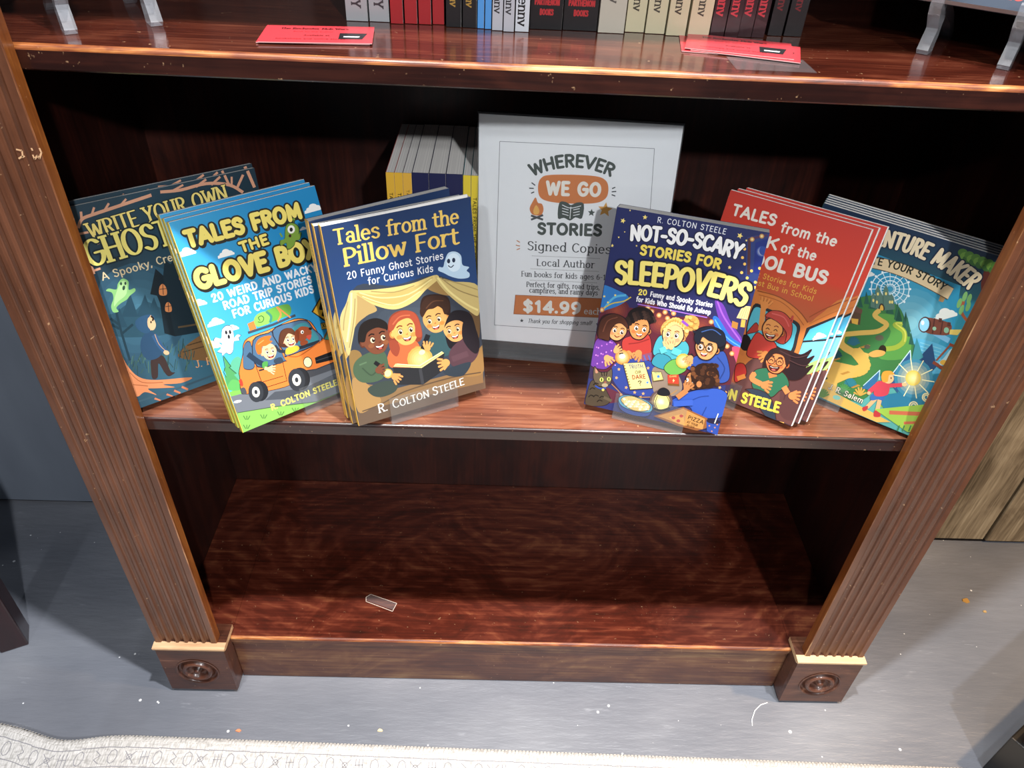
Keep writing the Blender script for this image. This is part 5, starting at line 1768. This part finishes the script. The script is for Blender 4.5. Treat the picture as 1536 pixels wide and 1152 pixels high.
# ------------------------------------------------------------------ price sign
o_, ax, n_, up = PLACE['sign'][0]
SW, SH = PLACE['sign'][1], PLACE['sign'][2]
sg = empty('sign_holder', o_)
m3 = Matrix(((ax.x, n_.x, up.x), (ax.y, n_.y, up.y), (ax.z, n_.z, up.z)))
sg.rotation_euler = m3.to_euler()
tag(sg, 'clear acrylic sign holder with a white price sheet, standing behind the sleepover book', 'sign')
v, f = box_vf(-SW / 2 + .001, SW / 2 - .001, .0000, .0004, PAPER_Z0 - .0003, SH - .0015)
me = ink_mesh('price_sheet', ART['sign'], v, f, [1] * 6)
pp = obj('price_sheet', me, sg, ('paper_print', plain('sheet_white', 'd6d8dc', .6)))
pp['label'] = 'white printed price sheet with orange panels'
box('front_pane', -SW / 2, SW / 2, -.0034, -.0014, .0, SH, 'acrylic', sg, .0004, 1)
box('rear_pane', -SW / 2, SW / 2, .0010, .003, .0, SH, 'acrylic', sg, .0004, 1)
box('top_cap', -SW / 2, SW / 2, -.0034, .003, SH, SH + .0015, 'black', sg)
obj('base_foot', ribbon([(.003, .0016), (.06, .0016 + .057 * math.tan(R(5.5)))], .003, -SW / 2, SW / 2), sg, ('acrylic',))
box('base_bar', -SW / 2, SW / 2, -.0036, .0045, .0, .006, 'acrylic', sg, .0008, 1)
# ------------------------------------------------------------------ upper shelf: spine-out row
ZU = .9421
ROW = [('grey', -.1920, .0205, .1363), ('grey', -.1706, .0189, .1375), ('red', -.1503, .0121, .1330), ('red', -.1375, .0122, .1353), ('red', -.1245, .0121, .1352), ('red', -.1117, .0113, .1375), ('blk', -.0987, .0145, .1300), ('blk', -.0834, .0133, .1301), ('blue', -.0697, .0066, .1295), ('blue', -.0627, .0064, .1282), ('wh', -.0560, .0102, .1248), ('wh', -.0455, .0102, .1218), ('wh2', -.0347, .0131, .1239), ('par', -.0209, .0306, .1365), ('par', .0103, .0325, .1380), ('iv', .0432, .0250, .1339), ('cr', .0697, .0185, .1415), ('cr', .0885, .0188, .1389), ('cr', .1076, .0194, .1349), ('cr', .1273, .0206, .1320), ('mar', .1495, .0138, .1368), ('mar', .1635, .0133, .1367), ('mar', .1777, .0127, .1416), ('mar', .1908, .0124, .1413), ('dk', .2092, .0144, .1522), ('dk', .2252, .0176, .1528)]
BW, BH = .140, .2190
STY = {  # cover, spine, lettering colour, capital height, lettering, foot of the word above the shelf, word length
    'grey': ('a0a2a4', 'a0a2a5', '33353a', .0090, 'KENNY', .0115, .034), 'red': ('3a1416', 'a01f24', None, 0, '', 0, 0), 'blk': ('1b1a1c', '1c1b1d', 'a8843c', .0070, 'Kenny', .0175, .022),
    'blue': ('4a8ac8', '4f94d6', None, 0, '', 0, 0), 'wh': ('b2b4ba', 'b4b6bd', '26262a', .0068, 'Kenny', .0143, .0255), 'wh2': ('c6cad0', 'c9ced4', '17181a', .0088, 'Kenny', .0046, .0305),
    'par': ('141315', '161416', 'b8282c', .0066, '', 0, 0), 'iv': ('b8b2a6', 'b5afa0', '55504a', .0085, 'Kenny', .0255, .0250), 'cr': ('bdb698', 'bfb797', '3a362c', .0082, 'Kenny', .0182, .0275),
    'mar': ('2a0f14', '2c1116', 'b8323c', .0092, 'Kenny', .0180, .0300), 'dk': ('1c1718', '201b1c', '6e2024', .0076, 'Kenny', .0220, .0260)}
LB = {
    'grey': ['leftmost light grey book at the left end of the upper shelf row', 'second light grey book on the upper shelf, right beside the red-footed books'],
    'red': ['first red-footed black book on the upper shelf, touching the light grey pair', 'second red-footed black book from the left on the upper shelf', 'third red-footed black book from the left on the upper shelf', 'last red-footed black book on the upper shelf, touching the gold-lettered books'],
    'blk': ['left black book with gold lettering on the upper shelf', 'right black book with gold lettering on the upper shelf, beside the thin blue ones'],
    'blue': ['left thin bright blue book on the upper shelf', 'right thin bright blue book on the upper shelf, touching the pale grey ones'],
    'wh': ['first pale grey book right of the blue ones on the upper shelf', 'second pale grey book right of the blue ones, touching the bold-lettered white one'],
    'wh2': ['white book with bold black lettering left of the thick black pair'],
    'par': ['left of the two thick black books with red publisher lettering', 'right of the two thick black books with red publisher lettering'],
    'iv': ['ivory grey book between the thick black pair and the cream books'],
    'cr': ['first cream book from the left on the upper shelf', 'second cream book from the left on the upper shelf', 'third cream book from the left on the upper shelf', 'fourth and rightmost cream book, above the right bookmark pile'],
    'mar': ['first maroon book with red lettering, touching the cream books', 'second maroon book with red lettering from the left', 'third maroon book with red lettering from the left', 'fourth and rightmost maroon book with red lettering'],
    'dk': ['left of the two dull black books at the right end of the upper row', 'last dull black book at the right end of the upper row']}
GN = {'grey': 'light grey books on the upper shelf', 'red': 'red-footed books on the upper shelf', 'blk': 'gold-lettered black books', 'blue': 'thin blue books', 'wh': 'pale grey books', 'par': 'thick black books', 'cr': 'cream books', 'mar': 'maroon books', 'dk': 'dull black books'}
kinds = {}
seen = {}
for key, x, th, y in ROW:
    cov, spc, tc, cap, word, foot, L_ = STY[key]
    kk = (key, round(th, 3))
    if kk not in kinds:
        H_ = BH
        stx = None
        if word:
            stx = [(word, H_ - foot - L_, H_ - foot, cap, tc, dict(nib=(.17, .11) if key != 'grey' else (.2, .12), serif=True, slant=.12 if key == 'blk' else 0, gap=6))]
        kinds[kk] = BookKind('row_' + key, th - .0006, cov, spc, BW, H_, None, cov, stx)
        if key == 'red':
            kinds[kk].sm = None
    i = seen.get(key, 0)
    seen[key] = i + 1
    kd = kinds[kk]
    fr = (Vector((x + kd.T, y + BW / 2, ZU + .0005)), Vector((0, 1, 0)), Vector((-1, 0, 0)), Vector((0, 0, 1)))
    b = make_book(kd, 'book', fr, 0, label=LB[key][i], group=GN.get(key))
    if key == 'red':
        # the red foot ends 36 mm up; the spine above it is black
        me = b.children[2].data if False else None
        for c in b.children:
            if c.name.startswith('spine'):
                if not kd.spine.get('done'):
                    bm = bmesh.new()
                    box_bm(bm, -BW / 2 - .0006, -BW / 2 + .0002, .0001, kd.T - .0001, 0, .030, 0)
                    box_bm(bm, -BW / 2 - .0006, -BW / 2 + .0002, .0001, kd.T - .0001, .030, BH, 1)
                    kd.spine = bm_mesh('spine', bm)
                    kd.spine['done'] = 1
                    kd.spine.materials.append(plain('red_spine', 'a01f24', .4))
                    kd.spine.materials.append(plain('red_spine_top', '1a1516', .4))
                c.data = kd.spine
    if key == 'par':
        sa = Art(None, 10, 10)
        w2 = kd.T * .78
        sa.text('PARTHENON', ((-w2 / 2, .0205), (w2 / 2, .0205)), .0058, 'b0282c', (.2, .2), direct=True, gap=12)
        sa.text('BOOKS', ((-w2 * .28, .0120), (w2 * .28, .0120)), .0058, 'b0282c', (.2, .2), direct=True, gap=12)
        sa.build()
        v = [(-BW / 2 - .0007 + p[1], kd.T / 2 - p[0], p[2]) for p in sa.v]
        me = bpy.data.meshes.new('spine_print')
        me.from_pydata(v, [], sa.f)
        at_ = me.attributes.new('ink', 'FLOAT_COLOR', 'POINT')
        buf = []
        for q in sa.c:
            buf += [q[0], q[1], q[2], 1]
        at_.data.foreach_set('color', buf)
        for c in b.children:
            if c.name.startswith('spine'):
                o = obj('spine_print', me, c, ('print',))

# ------------------------------------------------------------------ upper shelf: clear easels and the tilted book


def big_easel(name, loc, yaw, label, half=.034):
    e = empty(name, loc, (0, 0, yaw))
    tag(e, label, 'easel', 'tall clear easels on the upper shelf')
    for sx in (-half, half):
        front = [(-.006, .0), (-.010, .004), (-.004, .014), (.001, .021), (-.008, .028), (-.015, .034), (-.020, .042), (-.0215, .053), (-.0185, .0545), (-.0150, .0500), (-.0138, .0440), (.0008, .0372), (.0030, .0392), (.0496, .1440), (.0560, .1400), (.0140, .044), (.060, .026), (.098, .004), (.100, .0), (.090, .0), (.055, .018), (.016, .030), (.014, .022), (.016, .014), (.013, .006), (.013, .0)]
        obj('side_leg', prism([(p[0], p[1] + .0004) for p in front], 0, sx - .005, sx + .005), e, ('plastic',))
    obj('cross_bar', ribbon([(.0155, .060), (.0265, .085)], .004, -half, half), e, ('plastic',))
    return e


big_easel('display_easel', (-.380, .072, ZU), R(34), 'clear plastic easel standing at the left end of the upper shelf')
big_easel('display_easel', (.372, .092, ZU), R(-37), 'clear plastic easel at the right end of the upper shelf, carrying the slate book')
fr = rect_frame(.3648, .0824, ZU + .0470, -37, 24, 0)
ca = Art(None, B6, B9)
ca.text('Blair T. Kenny', ((-.058, .0075), (.060, .0075)), .0125, 'd24a44', (.18, .1), direct=True, serif=True, slant=.2, gap=6)
ca.text('THE ROCHESTER', ((-.060, .185), (.060, .185)), .015, 'd24a44', (.18, .12), direct=True, serif=True)
ca.text('MOB WARS', ((-.050, .160), (.050, .160)), .018, 'd24a44', (.18, .12), direct=True, serif=True)
kb = BookKind('slate', .0135, '3c4654', '38424e', B6, B9, ca)
make_book(kb, 'paperback_book', fr, 0, label='slate blue book with red lettering tilted back on the clear easel at upper right')

# ------------------------------------------------------------------ red bookmark cards


def card_mesh():
    L_, W_ = .094, .056
    ca = Art(None, L_, W_)
    ca.grid(lambda u, v: 'c9383f', 2, 2)
    for (xx, yy) in (((-L_ / 2, 0), (L_ / 2, .0012)),):
        pass
    ca.text('The Rochester Mob Wars', ((-.034, .043), (.025, .043)), .0058, '4a1416', (.2, .14), direct=True, serif=True, gap=6)
    ca.text('Book by the author', ((-.022, .034), (.012, .034)), .0030, '8a2226', (.14, .14), direct=True)
    ca.text('Available at', ((-.012, .021), (.010, .021)), .0042, '5a1a1c', (.18, .18), direct=True)
    ca.text('bookshops and online stores', ((-.034, .010), (.024, .010)), .0036, '6a1c20', (.16, .16), direct=True)
    ca.raw([(.018, .012), (.038, .012), (.042, .032), (.018, .032)], '1e1c1e')
    ca.raw([(.022, .018), (.035, .018), (.036, .022), (.022, .022)], 'cfcfcf')
    v, f = box_vf(-L_ / 2, L_ / 2, 0, .0006, 0, W_)
    me = ink_mesh('card', ca, v, f, [1] * 6)
    me.materials.append(M['print'])
    me.materials.append(plain('card_edge', 'd8a8a6', .6))
    return me


CARD = card_mesh()


def lay_card(x, y, z, rz, label, group, rx=0):
    c = bpy.data.objects.new('bookmark_card', CARD)
    COL.objects.link(c)
    c.location = (x, y, z)
    c.rotation_euler = (R(-90) + rx, 0, rz)
    tag(c, label, 'card', group)


# sheet z runs to the back of the shelf once laid flat
lay_card(-.2030, .0480, ZU + .0022, R(6), 'top red bookmark card of the left pile on the upper shelf', 'red bookmark cards, left pile')
lay_card(-.2052, .0496, ZU + .0012, R(5), 'lower red bookmark card of the left pile, peeking out behind its top card', 'red bookmark cards, left pile')
lay_card(.1610, .0700, ZU + .0030, R(-14), 'top red bookmark card of the right pile under the cream books', 'red bookmark cards, right pile')
lay_card(.1655, .0660, ZU + .0020, R(-17), 'middle red bookmark card of the right pile, sticking out to the right', 'red bookmark cards, right pile')
lay_card(.1590, .0720, ZU + .0010, R(-8), 'lowest red bookmark card of the right pile, its left corner showing', 'red bookmark cards, right pile')
o = box('clear_tape', .150, .218, .030, .068, ZU + .0003, ZU + .0006, 'tape')
o.location = (0, 0, 0)
tag(o, 'strip of clear tape stuck to the shelf under the right bookmark pile', 'tape')

# ------------------------------------------------------------------ scratches in the left pilaster
sv, sf = [], []
for pts in ([(24, 224), (33, 226), (34, 234), (28, 238)], [(47, 222), (49, 226)], [(49, 232), (52, 239), (56, 233), (59, 238), (62, 229), (59, 222)], [(33, 236), (37, 234)]):
    q = []
    for (x, y) in pts:
        dr = CF + CR * ((x - 768) / FPX) - CU * ((y - 576) / FPX)
        p = CAM + dr * (-.0004 - CAM.y) / dr.y
        q.append((p.x, p.z))
    for i in range(len(q) - 1):
        a_, b_ = q[i], q[i + 1]
        dx, dz = b_[0] - a_[0], b_[1] - a_[1]
        l = math.hypot(dx, dz)
        nx, nz = -dz / l * .0007, dx / l * .0007
        n0 = len(sv)
        sv += [(a_[0] + nx, -.0004, a_[1] + nz), (b_[0] + nx, -.0004, b_[1] + nz), (b_[0] - nx, -.0004, b_[1] - nz), (a_[0] - nx, -.0004, a_[1] - nz)]
        sf.append((n0, n0 + 1, n0 + 2, n0 + 3))
for c in bc.children:
    if c.name == 'pilaster':
        obj('scratch_marks', mesh('scratch_marks', sv, sf), c, (plain('scratch_raw', 'd2a67c', .7),))

# ------------------------------------------------------------------ small litter
o = obj('clear_sticker', ribbon([(.0, .0), (.004, .0004), (.008, .0003), (.012, .0002)], .0004, -.024, .024), None, ('acrylic',))
o.location = (-.211, .080, .1104)
o.rotation_euler = (0, 0, R(-20))
tag(o, 'loose clear plastic sticker lying on the bottom shelf', 'litter')
# its whitish rim
v, f = [], []
pts = [(-.0255, .0052), (-.0215, -.002), (.025, -.003), (.0245, .0125), (-.021, .0125)]
for k in range(5):
    a_, b_ = pts[k], pts[(k + 1) % 5]
    dx, dy = b_[0] - a_[0], b_[1] - a_[1]
    l = math.hypot(dx, dy)
    nx, ny = -dy / l * .0005, dx / l * .0005
    n0 = len(v)
    v += [(a_[0] + nx, a_[1] + ny, .0008), (b_[0] + nx, b_[1] + ny, .0008), (b_[0] - nx, b_[1] - ny, .0008), (a_[0] - nx, a_[1] - ny, .0008)]
    f.append((n0, n0 + 1, n0 + 2, n0 + 3))
obj('sticker_rim', mesh('sticker_rim', v, f), o, (plain('rim_white', 'b8a89c', .5),))


def tube(pts, r, n=6):
    v, f = [], []
    for i, p in enumerate(pts):
        a_, b_ = Vector(pts[max(i - 1, 0)]), Vector(pts[min(i + 1, len(pts) - 1)])
        d = (b_ - a_).normalized()
        s1 = d.cross(Vector((0, 0, 1))).normalized()
        s2 = s1.cross(d)
        for k in range(n):
            an = 2 * math.pi * k / n
            q = Vector(p) + s1 * (r * math.cos(an)) + s2 * (r * math.sin(an))
            v.append(tuple(q))
    for i in range(len(pts) - 1):
        for k in range(n):
            f.append((i * n + k, i * n + (k + 1) % n, (i + 1) * n + (k + 1) % n, (i + 1) * n + k))
    return mesh('tube', v, f)


o = obj('white_thread', tube([(.408, -.008, .001), (.396, -.012, .001), (.384, -.022, .0012), (.376, -.036, .001), (.374, -.046, .0008)], .0007), None, (plain('thread_white', 'eceef0', .7),))
tag(o, 'short white thread curling from the right foot block', 'thread')


def chip(name, x, y, r, col, label, n=7):
    rr = random.Random(label)
    pts = [(x + r * (.6 + .5 * rr.random()) * math.cos(2 * math.pi * k / n) * 1.4, y + r * (.6 + .5 * rr.random()) * math.sin(2 * math.pi * k / n)) for k in range(n)]
    v = [(p[0], p[1], .0002) for p in pts] + [(p[0] * .9 + x * .1, p[1] * .9 + y * .1, .0016) for p in pts]
    f = [tuple(range(n))[::-1], tuple(range(n, 2 * n))] + [(k, (k + 1) % n, n + (k + 1) % n, n + k) for k in range(n)]
    o = obj(name, mesh(name, v, f), None, (plain(name + col, col, .7),))
    tag(o, label, 'litter')


chip('paint_chip', -.408, -.068, .0032, 'd8825a', 'orange flake on the floor in front of the left foot')
chip('paper_scrap', -.197, -.064, .0032, 'dcc89a', 'yellowish scrap on the floor left of the middle, near the rug')
chip('wood_chip', .829, .195, .0062, 'a87f3c', 'tan wood chip on the floor right of the bookcase')
chip('wood_chip', .852, .172, .0034, 'a88a58', 'smaller tan crumb on the floor beside the larger wood chip')

# ------------------------------------------------------------------ rug along the bottom of the view


def rug_edge(x):
    y = -.0838 - .0215 * (x + .36)
    y += .013 * math.exp(-((x + .80) / .075) ** 2) - .012 * math.exp(-((x + .655) / .05) ** 2)
    return y


NX, rows = 240, [0, .003, .008, .014, .022, .04, .08, .2, .5, 1.1]
v, f, mi = [], [], []
for i in range(NX + 1):
    x = -1.15 + 1.835 * i / NX
    wob = .0009 * math.sin(i * 2.4)
    for j, d_ in enumerate(rows):
        lift = .0055 * math.exp(-((x + .70) / .10) ** 2) * math.exp(-d_ / .05)
        v.append((x, rug_edge(x) - d_ + (wob if j == 0 else 0), (.0012 if j == 0 else .0052 if j == 1 else .0062) + (lift if j else lift * .6)))
nr = len(rows)
for i in range(NX):
    for j in range(nr - 1):
        f.append((i * nr + j, i * nr + j + 1, (i + 1) * nr + j + 1, (i + 1) * nr + j))
        mi.append(0)
rug = obj('rug', mesh('rug', v, f, mi), None, ('rug', 'rug_stitch'), True)
tag(rug, 'cream woven rug with thin dark border marks along the floor in front', 'rug')
ra = Art(None, 10, 10)
ra.H = 10


def RP(x, d_):
    return (x, d_)


def rug_stroke(pts, w_):
    for i in range(len(pts) - 1):
        a_, b_ = pts[i], pts[i + 1]
        dx, dy = b_[0] - a_[0], b_[1] - a_[1]
        l = math.hypot(dx, dy) or 1
        nx, ny = -dy / l * w_ / 2, dx / l * w_ / 2
        n0 = len(rv)
        for p in ((a_[0] + nx, a_[1] + ny), (b_[0] + nx, b_[1] + ny), (b_[0] - nx, b_[1] - ny), (a_[0] - nx, a_[1] - ny)):
            lift = .0055 * math.exp(-((p[0] + .70) / .10) ** 2) * math.exp(-p[1] / .05)
            rv.append((p[0], rug_edge(p[0]) - p[1], .0066 + lift))
        rf.append((n0, n0 + 1, n0 + 2, n0 + 3))


rv, rf = [], []
rr = random.Random(5)
x = -1.1
while x < .68:
    rug_stroke([(x, .0185 + rr.uniform(-.0006, .0006)), (x + .012, .0185 + rr.uniform(-.0006, .0006))], .0011)
    rug_stroke([(x, .046 + rr.uniform(-.0006, .0006)), (x + .012, .046 + rr.uniform(-.0006, .0006))], .0010)
    x += .012
x = -1.1
k = 0
while x < .68:
    t_ = k % 5
    if t_ in (0, 3):
        rug_stroke([(x + .006 * math.cos(a_), .032 + .010 * math.sin(a_)) for a_ in [R(45 * q) for q in range(9)]], .0009)
    elif t_ == 1:
        rug_stroke([(x - .008, .024), (x + .008, .041)], .0009)
        rug_stroke([(x + .008, .024), (x - .008, .041)], .0009)
        rug_stroke([(x + .004 * math.cos(a_), .032 + .004 * math.sin(a_)) for a_ in [R(60 * q) for q in range(7)]], .0009)
    elif t_ == 2:
        for q in (-.005, 0, .005):
            rug_stroke([(x + q, .023), (x + q + .001, .042)], .0009)
        rug_stroke([(x - .006, .032), (x + .006, .031)], .0009)
    else:
        rug_stroke([(x - .004, .023), (x + .004, .03), (x - .003, .036), (x + .005, .042)], .0009)
    x += .018 + rr.uniform(0, .006)
    k += 1
pt = obj('rug_pattern', mesh('rug_pattern', rv, rf), rug, (plain('rug_thread_dark', '85858a', .9, .1),))
pt['kind'] = 'stuff'
# whip-stitched edge
rv2, rf2 = [], []
i = 0
x = -1.1
while x < .68:
    for dx in (0,):
        n0 = len(rv2)
        y0 = rug_edge(x)
        lift = .0055 * math.exp(-((x + .70) / .10) ** 2)
        zz = lift * .6 + .0012
        for p in ((x, y0 + .0012, zz), (x + .0034, y0 + .0012, zz), (x + .0044, y0 - .004, .0066 + lift), (x + .0014, y0 - .010, .0068 + lift * .85), (x - .0014, y0 - .010, .0068 + lift * .85)):
            rv2.append(p)
        rf2.append((n0, n0 + 1, n0 + 2, n0 + 3, n0 + 4))
    x += .0052
st = obj('rug_stitching', mesh('rug_stitching', rv2, rf2), rug, ('rug_stitch',))
st['kind'] = 'stuff'

# ------------------------------------------------------------------ table at the left, cabinet corner at the right
tb = tag(empty('table', (-.80, .075, 0), (0, 0, R(-27 + 90 + 0))), 'dark maroon wooden table, only one square leg in view at left', 'table')
ang = math.atan2(.103 - .065, -.796 + .778)      # direction of the leg's right-hand face
tb.rotation_euler = (0, 0, 0)
tb.location = (-.778, .065, 0)
d1 = Vector((math.cos(ang), math.sin(ang), 0))             # along the right face, to the back
d2 = Vector((-.042 / .0446, -.015 / .0446, 0)).normalized()
d2 = Vector((-d1.y, d1.x, 0))                               # towards the left
LEG = .046


def leg_at(o_):
    v = []
    for z, k in ((0 if (o_ + tb.location).y > -.05 else .0075, .86), (.72, 1.0)):
        cx_ = o_ + (d1 + d2) * (LEG / 2)
        for q, w_ in ((-1, -1), (1, -1), (1, 1), (-1, 1)):
            p = cx_ + (d1 * q + d2 * w_) * (LEG / 2 * k)
            v.append((p.x, p.y, z))
    f = [(0, 3, 2, 1), (4, 5, 6, 7), (0, 1, 5, 4), (1, 2, 6, 5), (2, 3, 7, 6), (3, 0, 4, 7)]
    me = mesh('leg', v, f)
    b_ = bmesh.new()
    b_.from_mesh(me)
    bpy.data.meshes.remove(me)
    return bm_mesh('leg', b_, .0025, 2)


for o_ in (Vector((0, 0, 0)), d2 * .50, -d1 * .50, d2 * .50 - d1 * .50):
    obj('leg', leg_at(o_), tb, ('dark_table',))
v = []
for z in (.705, .735):
    for q, w_ in ((-.53, -.03), (.076, -.03), (.076, .576), (-.53, .576)):
        p = d1 * q + d2 * w_
        v.append((p.x, p.y, z))
obj('table_top', mesh('table_top', v, [(0, 3, 2, 1), (4, 5, 6, 7), (0, 1, 5, 4), (1, 2, 6, 5), (2, 3, 7, 6), (3, 0, 4, 7)]), tb, ('dark_table',))

cb = tag(empty('cut_down_cabinet', (.707, -.104, 0), (0, 0, math.atan2(.065, .101))), 'display cabinet cut down to a black platform so light passes, corner at lower right', 'platform')  # cabinet shaped low so the warm spot reaches the floor beyond it
box('plinth', 0, .45, -.40, 0, 0, .095, 'black', cb, .002)
box('top', .006, .445, -.395, -.012, .095, .118, 'dark_table', cb, .003)
